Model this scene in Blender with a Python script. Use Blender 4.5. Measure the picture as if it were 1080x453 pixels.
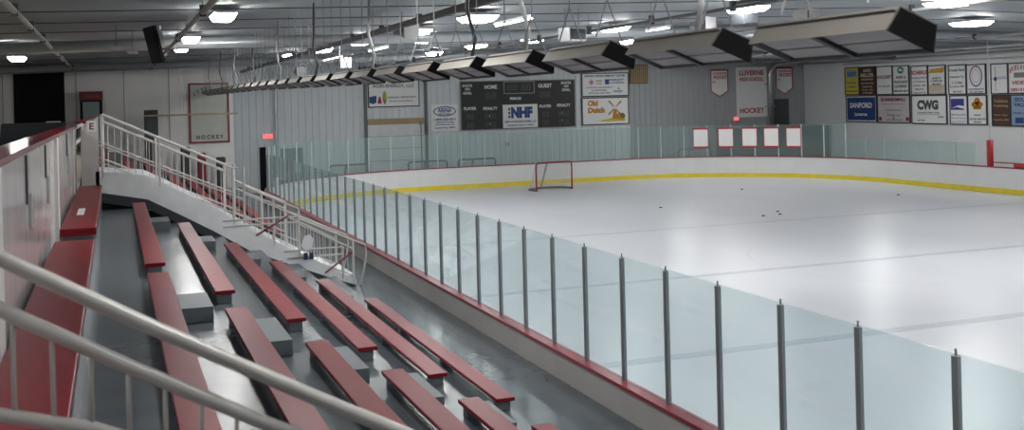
import bpy, bmesh, math, random
from mathutils import Vector, Matrix
random.seed(7)
for o in list(bpy.data.objects): bpy.data.objects.remove(o)
SC = bpy.context.scene
COL = SC.collection

# ------------------------------------------------------------------ camera
EYE, YAW, ROLL, FPX = 3.967, 0.3574, 0.0253, 1127.0
cd = bpy.data.cameras.new('camera'); cam = bpy.data.objects.new('camera', cd); COL.objects.link(cam)
C_, S_ = math.cos(YAW), math.sin(YAW)
Rv, Uv, Fv = Vector((C_, -S_, 0)), Vector((0, 0, 1)), Vector((S_, C_, 0))
cr, sr = math.cos(ROLL), math.sin(ROLL)
Xa = Rv * cr - Uv * sr; Ya = Rv * sr + Uv * cr; Za = -Fv
m = Matrix((Xa, Ya, Za)).transposed().to_4x4(); m.translation = (0, 0, EYE)
cam.matrix_world = m
cd.sensor_width = 36; cd.lens = FPX / 1080 * 36
cd.shift_y = -(226.5 - 104.33) / 1080
cd.clip_end = 300; cd.clip_start = 0.05
SC.camera = cam
cd.dof.use_dof = True; cd.dof.focus_distance = 30; cd.dof.aperture_fstop = 4.5

# ------------------------------------------------------------------ world, exposure, lamp strength
w = bpy.data.worlds.new('world'); SC.world = w; w.use_nodes = True
w.node_tree.nodes['Background'].inputs[0].default_value = (0.6, 0.66, 0.7, 1)
w.node_tree.nodes['Background'].inputs[1].default_value = 0.03
SC.view_settings.view_transform = 'Standard'; SC.view_settings.look = 'None'
SC.view_settings.gamma = 1; SC.view_settings.use_curve_mapping = False
SC.view_settings.exposure = 0.42
SC.cycles.transparent_max_bounces = 32
LAMP = 40.0          # radiance of the lamp lenses
STRIP = 4.0

# ------------------------------------------------------------------ materials
MATS = {}
def mat(name, col, rough=0.6, metal=0.0, noise=0.06, nscale=3.0, emit=None, estr=0, spec=0.5, bump=0.0, bscale=20, stretch=None):
    if name in MATS: return MATS[name]
    M = bpy.data.materials.new(name); M.use_nodes = True; nt = M.node_tree; p = nt.nodes['Principled BSDF']
    p.inputs['Roughness'].default_value = rough; p.inputs['Metallic'].default_value = metal
    p.inputs['Specular IOR Level'].default_value = spec
    if emit:
        p.inputs['Base Color'].default_value = (*col, 1)
        p.inputs['Emission Color'].default_value = (*emit, 1); p.inputs['Emission Strength'].default_value = estr
    else:
        tc = nt.nodes.new('ShaderNodeTexCoord'); mp = nt.nodes.new('ShaderNodeMapping')
        if stretch: mp.inputs['Scale'].default_value = stretch
        nz = nt.nodes.new('ShaderNodeTexNoise'); nz.inputs['Scale'].default_value = nscale; nz.inputs['Detail'].default_value = 4
        cr_ = nt.nodes.new('ShaderNodeValToRGB')
        cr_.color_ramp.elements[0].position = 0.3; cr_.color_ramp.elements[1].position = 0.7
        cr_.color_ramp.elements[0].color = (*[max(0, c * (1 - noise)) for c in col], 1)
        cr_.color_ramp.elements[1].color = (*[min(1, c * (1 + noise)) for c in col], 1)
        L = nt.links.new
        L(tc.outputs['Object'], mp.inputs[0]); L(mp.outputs[0], nz.inputs['Vector']); L(nz.outputs[0], cr_.inputs[0]); L(cr_.outputs[0], p.inputs['Base Color'])
        if bump:
            bp = nt.nodes.new('ShaderNodeBump'); bp.inputs['Strength'].default_value = bump; bp.inputs['Distance'].default_value = 0.03
            n2 = nt.nodes.new('ShaderNodeTexNoise'); n2.inputs['Scale'].default_value = bscale
            L(mp.outputs[0], n2.inputs['Vector']); L(n2.outputs[0], bp.inputs['Height']); L(bp.outputs[0], p.inputs['Normal'])
    MATS[name] = M
    return M

def glass_mat(name, tint, milk, milkcol):
    M = bpy.data.materials.new(name); M.use_nodes = True; nt = M.node_tree
    for n in list(nt.nodes):
        if n.type != 'OUTPUT_MATERIAL': nt.nodes.remove(n)
    out = nt.nodes['Material Output']; L = nt.links.new
    tr = nt.nodes.new('ShaderNodeBsdfTransparent'); tr.inputs[0].default_value = (*tint, 1)
    df = nt.nodes.new('ShaderNodeBsdfDiffuse'); df.inputs[0].default_value = (*milkcol, 1)
    tl = nt.nodes.new('ShaderNodeBsdfTranslucent'); tl.inputs[0].default_value = (*milkcol, 1)
    ad = nt.nodes.new('ShaderNodeMixShader'); ad.inputs[0].default_value = 0.5
    L(df.outputs[0], ad.inputs[1]); L(tl.outputs[0], ad.inputs[2])
    mx = nt.nodes.new('ShaderNodeMixShader'); mx.inputs[0].default_value = milk
    L(tr.outputs[0], mx.inputs[1]); L(ad.outputs[0], mx.inputs[2])
    gl = nt.nodes.new('ShaderNodeBsdfGlossy'); gl.inputs['Roughness'].default_value = 0.04
    lw = nt.nodes.new('ShaderNodeLayerWeight'); lw.inputs[0].default_value = 0.5
    pw = nt.nodes.new('ShaderNodeMath'); pw.operation = 'POWER'; pw.inputs[1].default_value = 5; L(lw.outputs['Facing'], pw.inputs[0])
    ml = nt.nodes.new('ShaderNodeMath'); ml.operation = 'MULTIPLY_ADD'; ml.inputs[1].default_value = 0.35; ml.inputs[2].default_value = 0.03; L(pw.outputs[0], ml.inputs[0])
    m2 = nt.nodes.new('ShaderNodeMixShader'); L(ml.outputs[0], m2.inputs[0]); L(mx.outputs[0], m2.inputs[1]); L(gl.outputs[0], m2.inputs[2])
    L(m2.outputs[0], out.inputs[0])
    MATS[name] = M
    return M

GLASS = glass_mat('rink_glass', (0.90, 0.945, 0.95), 0.085, (0.62, 0.8, 0.8))
GLASS_FAR = glass_mat('far_rink_glass', (0.90, 0.955, 0.95), 0.13, (0.66, 0.82, 0.82))
def ice_mat():
    M = bpy.data.materials.new('ice'); M.use_nodes = True; nt = M.node_tree; p = nt.nodes['Principled BSDF']; L = nt.links.new
    tc = nt.nodes.new('ShaderNodeTexCoord')
    mp = nt.nodes.new('ShaderNodeMapping'); mp.inputs['Scale'].default_value = (0.25, 0.12, 1)
    nz = nt.nodes.new('ShaderNodeTexNoise'); nz.inputs['Scale'].default_value = 1.3; nz.inputs['Detail'].default_value = 5
    cr_ = nt.nodes.new('ShaderNodeValToRGB'); e = cr_.color_ramp.elements
    e[0].position = 0.0; e[0].color = (0.57, 0.60, 0.65, 1); e[1].position = 1.0; e[1].color = (0.735, 0.74, 0.775, 1)
    L(tc.outputs['Object'], mp.inputs[0]); L(mp.outputs[0], nz.inputs['Vector']); L(nz.outputs[0], cr_.inputs[0]); L(cr_.outputs[0], p.inputs['Base Color'])
    r2 = nt.nodes.new('ShaderNodeMapRange'); r2.inputs['To Min'].default_value = 0.285; r2.inputs['To Max'].default_value = 0.33
    L(nz.outputs[0], r2.inputs[0]); L(r2.outputs[0], p.inputs['Roughness'])
    bp = nt.nodes.new('ShaderNodeBump'); bp.inputs['Strength'].default_value = 0.05; bp.inputs['Distance'].default_value = 0.02
    n2 = nt.nodes.new('ShaderNodeTexNoise'); n2.inputs['Scale'].default_value = 6
    L(tc.outputs['Object'], n2.inputs['Vector']); L(n2.outputs[0], bp.inputs['Height'])
    p.inputs['Specular IOR Level'].default_value = 0.4
    return M
ICE = ice_mat()
def ceil_mat():
    M = bpy.data.materials.new('ceiling_sheet'); M.use_nodes = True; nt = M.node_tree; p = nt.nodes['Principled BSDF']; L = nt.links.new
    tc = nt.nodes.new('ShaderNodeTexCoord'); wv = nt.nodes.new('ShaderNodeTexWave'); wv.bands_direction = 'Y'
    wv.inputs['Scale'].default_value = 1.6; wv.inputs['Distortion'].default_value = 0.15
    nz = nt.nodes.new('ShaderNodeTexNoise'); nz.inputs['Scale'].default_value = 0.35; nz.inputs['Detail'].default_value = 5
    cr_ = nt.nodes.new('ShaderNodeValToRGB'); e = cr_.color_ramp.elements
    e[0].position = 0.3; e[0].color = (0.22, 0.245, 0.26, 1); e[1].position = 0.7; e[1].color = (0.27, 0.295, 0.31, 1)
    L(tc.outputs['Object'], wv.inputs['Vector']); L(tc.outputs['Object'], nz.inputs['Vector']); L(nz.outputs[0], cr_.inputs[0]); L(cr_.outputs[0], p.inputs['Base Color'])
    bp = nt.nodes.new('ShaderNodeBump'); bp.inputs['Strength'].default_value = 0.25; bp.inputs['Distance'].default_value = 0.02
    L(wv.outputs[0], bp.inputs['Height']); L(bp.outputs[0], p.inputs['Normal'])
    p.inputs['Roughness'].default_value = 0.6
    return M
CEIL = ceil_mat()
WHITE = mat('painted_white', (0.62, 0.61, 0.59), 0.45)
WALLW = mat('white_wall_paint', (0.80, 0.785, 0.765), 0.8, noise=0.05, nscale=0.8)
WALLR = mat('pale_side_wall', (0.80, 0.81, 0.815), 0.7, noise=0.04, nscale=0.6)
METALW = mat('ribbed_metal_pale', (0.70, 0.735, 0.755), 0.55, noise=0.04, nscale=0.5)
METALD = mat('ribbed_metal_grey', (0.38, 0.395, 0.41), 0.55, noise=0.05, nscale=0.5)
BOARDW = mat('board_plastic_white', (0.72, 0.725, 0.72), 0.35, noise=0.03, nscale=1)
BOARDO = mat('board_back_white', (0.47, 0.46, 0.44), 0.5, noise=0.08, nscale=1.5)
YEL = mat('kick_yellow', (0.76, 0.62, 0.03), 0.4)
CAPR = mat('cap_red', (0.28, 0.03, 0.045), 0.3, noise=0.1)
BENCH = mat('bench_red', (0.205, 0.010, 0.018), 0.36, noise=0.12, nscale=5, stretch=(3, 0.5, 3), spec=0.16)
DECK = mat('deck_grey_paint', (0.108, 0.132, 0.15), 0.25, noise=0.1, nscale=2.5, bump=0.02, bscale=5)
DECKL = mat('step_grey_paint', (0.125, 0.148, 0.165), 0.45, noise=0.1, nscale=4)
WALK = mat('walkway_grey_paint', (0.092, 0.11, 0.128), 0.22, noise=0.14, nscale=1.5, bump=0.04, bscale=4)
TAN = mat('concourse_floor', (0.33, 0.29, 0.22), 0.5)
RAIL = mat('rail_white', (0.60, 0.58, 0.56), 0.4)
RAILN = mat('rail_pale_grey', (0.34, 0.33, 0.31), 0.35)
STEEL = mat('post_grey', (0.24, 0.255, 0.27), 0.4, 0.3)
GALV = mat('galvanised', (0.45, 0.46, 0.46), 0.35, 0.7)
PIPE = mat('pipe_grey', (0.22, 0.22, 0.22), 0.5)
PIPED = mat('pipe_dark', (0.05, 0.05, 0.055), 0.5)
BLACK = mat('black', (0.007, 0.007, 0.009), 0.7, spec=0.15)
DARK = mat('charcoal', (0.03, 0.033, 0.038), 0.45)
HEATF = mat('heater_sheet', (0.40, 0.375, 0.33), 0.38, 0.6)
HEATR = mat('heater_reflector', (0.45, 0.45, 0.46), 0.5, 0.2)
WOOD = mat('wood_tan', (0.42, 0.32, 0.18), 0.6)
BROWN = mat('sign_brown', (0.09, 0.035, 0.025), 0.6)
SIGNW = mat('sign_white', (0.85, 0.85, 0.84), 0.5, noise=0.02)
SIGNY = mat('sign_yellow', (0.65, 0.52, 0.05), 0.5, noise=0.02)
SIGNB = mat('sign_blue', (0.02, 0.06, 0.22), 0.5)
SIGNLB = mat('sign_pale_blue', (0.28, 0.38, 0.52), 0.5)
SIGNR = mat('sign_red', (0.42, 0.02, 0.03), 0.5)
SIGNDR = mat('sign_dark_red', (0.20, 0.012, 0.02), 0.5)
SIGNG = mat('sign_green', (0.04, 0.28, 0.12), 0.5)
SIGNO = mat('sign_orange', (0.60, 0.25, 0.02), 0.5)
SIGNGR = mat('sign_grey', (0.2, 0.2, 0.2), 0.5)
SIGNCR = mat('sign_cream', (0.62, 0.55, 0.42), 0.5)
LENS = mat('lamp_lens', (0.9, 0.9, 0.9), emit=(1.0, 0.99, 0.97), estr=LAMP)
TUBE = mat('tube_lens', (0.9, 0.9, 0.9), emit=(0.95, 0.98, 1.0), estr=STRIP)
EXITR = mat('exit_glow', (0.6, 0.05, 0.05), emit=(1.0, 0.12, 0.14), estr=1.1)
SPOT = mat('spot_lens', (0.9, 0.9, 0.9), emit=(1, 1, 1), estr=20)

# ------------------------------------------------------------------ mesh helpers
class MB:
    def __init__(s): s.bm = bmesh.new()
    def box(s, x0, x1, y0, y1, z0, z1):
        v = [s.bm.verts.new((x, y, z)) for x in (x0, x1) for y in (y0, y1) for z in (z0, z1)]
        for f in ((0, 1, 3, 2), (4, 6, 7, 5), (0, 4, 5, 1), (2, 3, 7, 6), (0, 2, 6, 4), (1, 5, 7, 3)):
            s.bm.faces.new([v[i] for i in f])
        return s
    def prism(s, pts, axis, a0, a1):
        """polygon pts extruded along axis; pts are the other two coordinates in order"""
        def mk(p, a):
            return {'x': (a, p[0], p[1]), 'y': (p[0], a, p[1]), 'z': (p[0], p[1], a)}[axis]
        A = [s.bm.verts.new(mk(p, a0)) for p in pts]; B = [s.bm.verts.new(mk(p, a1)) for p in pts]
        s.bm.faces.new(A); s.bm.faces.new(B[::-1]); n = len(pts)
        for i in range(n): s.bm.faces.new((A[i], B[i], B[(i + 1) % n], A[(i + 1) % n]))
        return s
    def hexa(s, bot, top):
        A = [s.bm.verts.new(p) for p in bot]; B = [s.bm.verts.new(p) for p in top]
        s.bm.faces.new(A[::-1]); s.bm.faces.new(B); n = len(A)
        for i in range(n): s.bm.faces.new((A[i], A[(i + 1) % n], B[(i + 1) % n], B[i]))
        return s
    def tube(s, pts, r, n=8, r2=None):
        pts = [Vector(p) for p in pts]; rings = []
        for i, p in enumerate(pts):
            d = (pts[min(i + 1, len(pts) - 1)] - pts[max(i - 1, 0)]).normalized()
            up = Vector((0, 0, 1)) if abs(d.z) < 0.95 else Vector((0, 1, 0))
            a = d.cross(up).normalized(); b = d.cross(a).normalized()
            rr = r if r2 is None else r + (r2 - r) * i / (len(pts) - 1)
            rings.append([s.bm.verts.new(p + a * rr * math.cos(2 * math.pi * k / n) + b * rr * math.sin(2 * math.pi * k / n)) for k in range(n)])
        for i in range(len(rings) - 1):
            for k in range(n):
                s.bm.faces.new((rings[i][k], rings[i][(k + 1) % n], rings[i + 1][(k + 1) % n], rings[i + 1][k]))
        s.bm.faces.new(rings[0]); s.bm.faces.new(rings[-1][::-1])
        return s
    def disc(s, cx, cz, rx, rz, y, n=24, a0=0, a1=2 * math.pi):
        s.prism([(cx + rx * math.cos(a0 + (a1 - a0) * k / n), cz + rz * math.sin(a0 + (a1 - a0) * k / n)) for k in range(n)], 'y', y, y + 0.006); return s
    def ring(s, cx, cz, rx, rz, t, y, n=28):
        o = [(cx + rx * math.cos(2 * math.pi * k / n), cz + rz * math.sin(2 * math.pi * k / n)) for k in range(n)]
        i_ = [(cx + (rx - t) * math.cos(2 * math.pi * k / n), cz + (rz - t) * math.sin(2 * math.pi * k / n)) for k in range(n)]
        A = [s.bm.verts.new((p[0], y, p[1])) for p in o]; B = [s.bm.verts.new((p[0], y, p[1])) for p in i_]
        for k in range(n): s.bm.faces.new((A[k], A[(k + 1) % n], B[(k + 1) % n], B[k]))
        return s
    def poly(s, pts, y):
        s.prism(pts, 'y', y, y + 0.006); return s
    def build(s, name, material, parent=None, smooth=False, bevel=0):
        bmesh.ops.recalc_face_normals(s.bm, faces=s.bm.faces)
        me = bpy.data.meshes.new(name); s.bm.to_mesh(me); s.bm.free()
        me.materials.append(material)
        if smooth:
            for p in me.polygons: p.use_smooth = True
        o = bpy.data.objects.new(name, me); COL.objects.link(o)
        if parent: o.parent = parent
        if bevel:
            b = o.modifiers.new('bevel', 'BEVEL'); b.width = bevel; b.segments = 2; b.limit_method = 'ANGLE'
        return o

def tag(o, label, cat, group=None, kind=None):
    o['label'] = label; o['category'] = cat
    if group: o['group'] = group
    if kind: o['kind'] = kind
    return o
def struct(o): o['kind'] = 'structure'; return o
def thing(name, label, cat, loc=(0, 0, 0), rz=0, group=None):
    o = bpy.data.objects.new(name, None); COL.objects.link(o); o.location = loc; o.rotation_euler = (0, 0, rz); o.empty_display_size = 0.2
    return tag(o, label, cat, group)
def dup(root, loc=None, label=None, rz=None):
    r = root.copy(); COL.objects.link(r)
    if loc is not None: r.location = loc
    if rz is not None: r.rotation_euler = (0, 0, rz)
    if label: r['label'] = label
    for ch in list(root.children):
        c = ch.copy(); COL.objects.link(c); c.parent = r
        for g in list(ch.children):
            d = g.copy(); COL.objects.link(d); d.parent = c
    return r
ORD = ['first', 'second', 'third', 'fourth', 'fifth', 'sixth', 'seventh', 'eighth', 'ninth', 'tenth', 'eleventh', 'twelfth', 'thirteenth', 'fourteenth', 'fifteenth',
       'sixteenth', 'seventeenth', 'eighteenth', 'nineteenth', 'twentieth']
def ordn(i):
    if i < 20: return ORD[i]
    t = {2: 'twenty', 3: 'thirty', 4: 'forty', 5: 'fifty'}; b = i + 1; d, u = divmod(b, 10)
    return {3: 'thirtieth', 4: 'fortieth', 5: 'fiftieth'}[d] if u == 0 else t[d] + '-' + ORD[u - 1]

# text laid out as flat mesh facing -Y, all strings of one colour in one object
def lettering(name, material, parent, items, y=-0.012):
    """items: (string, centre x, centre z, width, height)"""
    bm = bmesh.new()
    for (s, cx, cz, W, H) in items:
        cu = bpy.data.curves.new('t', 'FONT'); cu.body = s; cu.align_x = 'CENTER'; cu.resolution_u = 3; cu.offset = 0.07 if s in ('NHF', 'CWG', 'Old', 'Dutch') else 0.032
        to = bpy.data.objects.new('t', cu); COL.objects.link(to)
        me = bpy.data.meshes.new_from_object(to.evaluated_get(bpy.context.evaluated_depsgraph_get()))
        bpy.data.objects.remove(to)
        if not me.vertices: continue
        xs = [v.co.x for v in me.vertices]; ys = [v.co.y for v in me.vertices]
        bw, bh = max(xs) - min(xs), max(ys) - min(ys); mx, my = (max(xs) + min(xs)) / 2, (max(ys) + min(ys)) / 2
        for v in me.vertices: v.co = Vector((cx + (v.co.x - mx) * W / bw, y, cz + (v.co.y - my) * H / bh))
        bm.from_mesh(me); bpy.data.meshes.remove(me)
    bm.normal_update()
    me = bpy.data.meshes.new(name); bm.to_mesh(me); bm.free(); me.materials.append(material)
    o = bpy.data.objects.new(name, me); COL.objects.link(o); o.parent = parent
    return o

# ================================================================== STRUCTURE
HH = 3.967
NX, FX, EY, RR = 4.97, 30.87, 45.82, 8.53      # near side, far side, end of the rink, corner radius
def cz(x):   # ceiling height
    return 5.68 + 0.022 * (x + 3) if x < 18 else 6.14 - 0.022 * (x - 18)
# ceiling
b = MB(); xs = [-9, 18, 36.3]
b.prism([(x, cz(x)) for x in xs] + [(x, cz(x) + 0.2) for x in xs[::-1]], 'y', -20, 50.3)
struct(b.build('ceiling', CEIL))
# concourse floor and the slab under everything
struct(MB().box(-9, -0.68, -20, 45, 2.35, 2.55).build('floor_concourse', TAN))
struct(MB().box(-9, 36.3, -20, 50.3, -0.3, -0.02).build('floor', WALK))
struct(MB().box(NX, FX, -20, EY, -0.02, 0.0).build('floor_ice', ICE))
struct(MB().box(3.2, 4.86, -20, 44.9, 0.0, 0.65).build('floor_walkway', WALK))
# walls
struct(MB().box(-9.2, 4.6, 45, 45.2, -0.02, 6.0).build('wall_back', WALLW))
struct(MB().box(-9.2, -9, -20, 45.2, -0.02, 6.0).build('wall_left', WALLW))
struct(MB().box(-9.2, 36.3, -20.2, -20, -0.02, 6.2).build('wall_rear', WALLW))
struct(MB().box(4.5, 4.6, 45.2, 50, -0.02, 6.1).build('wall_return', METALW))
def ribbed(name, x0, x1, m_, y=50.0, pitch=0.32):
    pts = []; x = x0
    while x < x1 - 1e-6:
        pts += [(x, y), (min(x + pitch - 0.07, x1), y), (min(x + pitch - 0.05, x1), y - 0.03), (min(x + pitch - 0.01, x1), y - 0.03)]
        x += pitch
    pts += [(x1, y), (x1, y + 0.2), (x0, y + 0.2)]
    q = []
    for p in pts:
        if not q or (abs(p[0] - q[-1][0]) + abs(p[1] - q[-1][1])) > 1e-5: q.append(p)
    return struct(MB().prism(q, 'z', -0.02, 6.15).build(name, m_))
ribbed('wall_end', 4.6, 25.2, METALW)
ribbed('wall_end_grey', 25.2, 36.0, METALD)
struct(MB().box(36.0, 36.2, -20, 50.2, -0.02, 6.1).build('wall_right', WALLR))
# wall seams on the white wall (vertical joints seen on it)
for i, x in enumerate((-3.95, -1.35, 0.4, 2.1)):
    struct(MB().box(x, x + 0.03, 44.985, 45.0, 2.55, 5.7).build('trim_%d' % (i + 1), mat('joint_grey', (0.3, 0.3, 0.3), 0.8)))
# round roof ducts across the hall
for y in (28.4, 42.6, 12.6):
    struct(MB().tube([(-9, y, cz(-9) - 0.2), (18, y, cz(18) - 0.2), (36, y, cz(36) - 0.2)], 0.15, 14).build('ceiling_beam', mat('beam_paint', (0.40, 0.43, 0.45), 0.3, 0.3), smooth=True))

# garage door with beam
d = struct(MB().box(11.3, 14.05, 49.9, 49.97, 0, 2.9).build('door_1', mat('door_white', (0.74, 0.75, 0.75), 0.5)))
b = MB()
for k in range(1, 5): b.box(11.3, 14.05, 49.89, 49.9, k * 0.58, k * 0.58 + 0.02)
b.build('door_joint', SIGNGR, d)
d = struct(MB().box(11.3, 14.1, 49.85, 49.97, 2.9, 3.18).build('trim_5', WOOD))
for i, x in enumerate((11.15, 14.12)):
    struct(MB().box(x, x + 0.13, 49.85, 49.97, 0, 5.7).build('trim_%d' % (6 + i), mat('frame_olive', (0.16, 0.17, 0.16), 0.6)))
# dark side door in the metal wall
d = struct(MB().box(6.25, 6.65, 49.9, 49.97, 0, 2.05).build('door_2', BLACK))
MB().box(6.6, 6.65, 49.84, 49.9, 0.95, 1.1).build('handle', GALV, d)
d = struct(MB().box(7.2, 8.2, 49.9, 49.97, 0, 1.95).build('door_3', mat('door_green_grey', (0.2, 0.27, 0.26), 0.5)))
# big black opening in the white wall
struct(MB().box(-3.55, -1.75, 44.93, 44.99, 2.55, 5.62).build('door_4', BLACK))
# grey door leaf next to the side wall
struct(MB().box(33.9, 34.9, 49.88, 49.96, 0, 3.6).build('door_5', mat('door_dark_grey', (0.07, 0.075, 0.08), 0.5)))

# ================================================================== RINK BOARDS
def path(off, y0n=-10.0, y0f=-10.0, n=14):
    """rounded outline, offset outwards by off; runs up the near side, round the end, down the far side"""
    P = [(NX - off, y0n)]
    for k in range(n + 1):
        a = math.pi - (math.pi / 2) * k / n
        P.append((NX + RR + (RR + off) * math.cos(a), EY - RR + (RR + off) * math.sin(a)))
    for k in range(n + 1):
        a = math.pi / 2 - (math.pi / 2) * k / n
        P.append((FX - RR + (RR + off) * math.cos(a), EY - RR + (RR + off) * math.sin(a)))
    P.append((FX + off, y0f))
    return P
def sweep(o0, o1, z0, z1):
    A, B = path(o0), path(o1); b = MB(); n = len(A)
    a0 = [b.bm.verts.new((p[0], p[1], z0)) for p in A]; a1 = [b.bm.verts.new((p[0], p[1], z1)) for p in A]
    c0 = [b.bm.verts.new((p[0], p[1], z0)) for p in B]; c1 = [b.bm.verts.new((p[0], p[1], z1)) for p in B]
    for i in range(n - 1):
        b.bm.faces.new((a0[i], a0[i + 1], a1[i + 1], a1[i])); b.bm.faces.new((c0[i], c1[i], c1[i + 1], c0[i + 1]))
        b.bm.faces.new((a1[i], a1[i + 1], c1[i + 1], c1[i])); b.bm.faces.new((a0[i], c0[i], c0[i + 1], a0[i + 1]))
    for i in (0, n - 1): b.bm.faces.new((a0[i], a1[i], c1[i], c0[i]))
    return b
boards = thing('rink_boards', 'white rink boards with red cap rail and yellow kick strip around the ice', 'rink boards', (0, 0, 0))
sweep(-0.02, 0.04, 0.0, 0.945).build('panel', BOARDW, boards)
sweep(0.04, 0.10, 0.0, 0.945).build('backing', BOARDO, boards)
sweep(-0.04, -0.02, 0.0, 0.19).build('kick_strip', YEL, boards)
sweep(-0.045, 0.12, 0.945, 0.985).build('cap_rail', CAPR, boards)
b = MB()
for x in [NX + RR + k * 2.44 for k in range(4)]: b.box(x, x + 0.012, EY + 0.015, EY + 0.025, 0.2, 0.94)
for k in range(12):
    y = EY - RR - 1 - k * 2.44; b.box(FX + 0.015, FX + 0.025, y, y + 0.012, 0.2, 0.94)
for k in range(1, 6):
    a = math.pi / 2 - math.pi / 2 * k / 6
    cx_, cy_ = FX - RR + (RR + 0.02) * math.cos(a), EY - RR + (RR + 0.02) * math.sin(a)
    b.box(cx_ - 0.01, cx_ + 0.01, cy_ - 0.01, cy_ + 0.01, 0.2, 0.94)
b.build('joint', SIGNGR, boards)

# glass posts and panes -----------------------------------------------------
def glass_pane(p, q, z0, z1, m_, label, group):
    p, q = Vector(p), Vector(q); d = (q - p); L = d.length; ang = math.atan2(d.y, d.x)
    o = MB().box(0.012, L - 0.012, -0.006, 0.006, 0, z1 - z0).build('safety_glass', m_)
    o.location = (p.x, p.y, z0); o.rotation_euler = (0, 0, ang)
    return tag(o, label, 'glass pane', group)
ny = [5.38 + 0.951 * k for k in range(-3, 35)]
post0 = MB().prism([(-0.028, -0.014), (-0.014, -0.025), (0.014, -0.025), (0.028, -0.014), (0.028, 0.014), (0.014, 0.025), (-0.014, 0.025), (-0.028, 0.014)], 'z', 0.985, 2.27).build('glass_post', STEEL)
pin0 = MB().tube([(0, 0, 2.27), (0, 0, 2.315)], 0.008, 6).build('cap_pin', STEEL, post0)
for k, y in enumerate(ny):
    o = post0 if k == 0 else dup(post0)
    o.location = (NX, y, 0); o.rotation_euler = (0, 0, math.pi / 2)
    lab = 'dark grey post, %s counted away from the camera along the bleacher side glass' % ordn(max(k - 3, 0)) if k >= 3 else 'dark grey glass post beside the camera end of the walkway'
    tag(o, lab, 'post', 'dark posts of the bleacher side glass')
for k in range(len(ny) - 1):
    lab = 'clear tinted pane between the %s and next post of the bleacher side glass' % ordn(k - 3) if k >= 3 else 'clear tinted glass pane beside the camera end of the walkway'
    glass_pane((NX, ny[k], 0), (NX, ny[k + 1], 0), 0.985, 2.285, GLASS, lab, 'panes of the bleacher side glass')
# end and corner glass: pale thin posts, taller
def arc_pts():
    P = []; cxn, cxf, cy = NX + RR, FX - RR, EY - RR
    nA = 12
    for k in range(nA): a = math.pi - math.pi / 2 * k / nA; P.append((cxn + RR * math.cos(a), cy + RR * math.sin(a)))
    nS = 8
    for k in range(nS): P.append((cxn + (cxf - cxn) * k / nS, EY))
    for k in range(nA + 1): a = math.pi / 2 - math.pi / 2 * k / nA; P.append((cxf + RR * math.cos(a), cy + RR * math.sin(a)))
    return P
EP = arc_pts(); ZT = 2.46
pp0 = MB().box(-0.022, 0.022, -0.022, 0.022, 0.985, ZT + 0.02).build('glass_post', mat('post_pale', (0.50, 0.54, 0.54), 0.4))
EPL = EP[-3:]; EP = EP[:-2]
for k, p in enumerate(EP):
    o = pp0 if k == 0 else dup(pp0)
    o.location = (p[0], p[1], 0)
    tag(o, 'pale thin post, %s along the tall end glass from the bleacher corner' % ordn(k), 'post', 'pale posts of the end glass')
for k in range(len(EP) - 1):
    q0, q1 = EP[k], EP[k + 1]
    glass_pane((*q0, 0), (*q1, 0), 0.985, ZT, GLASS_FAR, 'tall greenish pane, %s along the end glass from the bleacher corner' % ordn(k), 'tall panes of the end glass')
FPp = EPL + [(FX, 37.29 - 1.03 * k) for k in range(1, 6)]
lp0 = MB().box(-0.016, 0.016, -0.016, 0.016, 0.985, 1.86).build('glass_post', MATS['post_pale'])
for k, p in enumerate(FPp):
    if k:
        o = lp0 if k == 1 else dup(lp0)
        o.location = (p[0], p[1], 0); tag(o, 'short pale post, %s along the low side glass from the far corner' % ordn(k - 1), 'post', 'short posts of the low side glass')
    if k < len(FPp) - 1:
        glass_pane((*p, 0), (*FPp[k + 1], 0), 0.985, 1.85, GLASS_FAR, 'low greenish pane, %s along the signboard side from the far corner' % ordn(k), 'low panes of the side glass')

# ice markings (under the surface, faint)
FB = mat('line_blue_faint', (0.48, 0.52, 0.58), 0.3); FRd = mat('line_red_faint', (0.60, 0.615, 0.655), 0.3); FGr = mat('line_grey_faint', (0.53, 0.56, 0.605), 0.3)
def ringflat(cx, cy, r, t, n=48):
    b = MB(); A = [b.bm.verts.new((cx + r * math.cos(2 * math.pi * k / n), cy + r * math.sin(2 * math.pi * k / n), 0.003)) for k in range(n)]
    B = [b.bm.verts.new((cx + (r - t) * math.cos(2 * math.pi * k / n), cy + (r - t) * math.sin(2 * math.pi * k / n), 0.003)) for k in range(n)]
    for k in range(n): b.bm.faces.new((A[k], A[(k + 1) % n], B[(k + 1) % n], B[k]))
    return b
for i, (y, wd, m_) in enumerate(((14.2, 0.28, FB), (20.4, 0.22, FB), (28.0, 0.2, FGr), (42.6, 0.05, FRd))):
    struct(MB().box(NX + 0.05, FX - 0.05, y, y + wd, 0.0005, 0.003).build('floor_ice_line', m_))
for (cx, cy) in ((17.9, 20.5),):
    struct(ringflat(cx, cy, 4.0, 0.05).build('floor_ice_circle', FRd))

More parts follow.
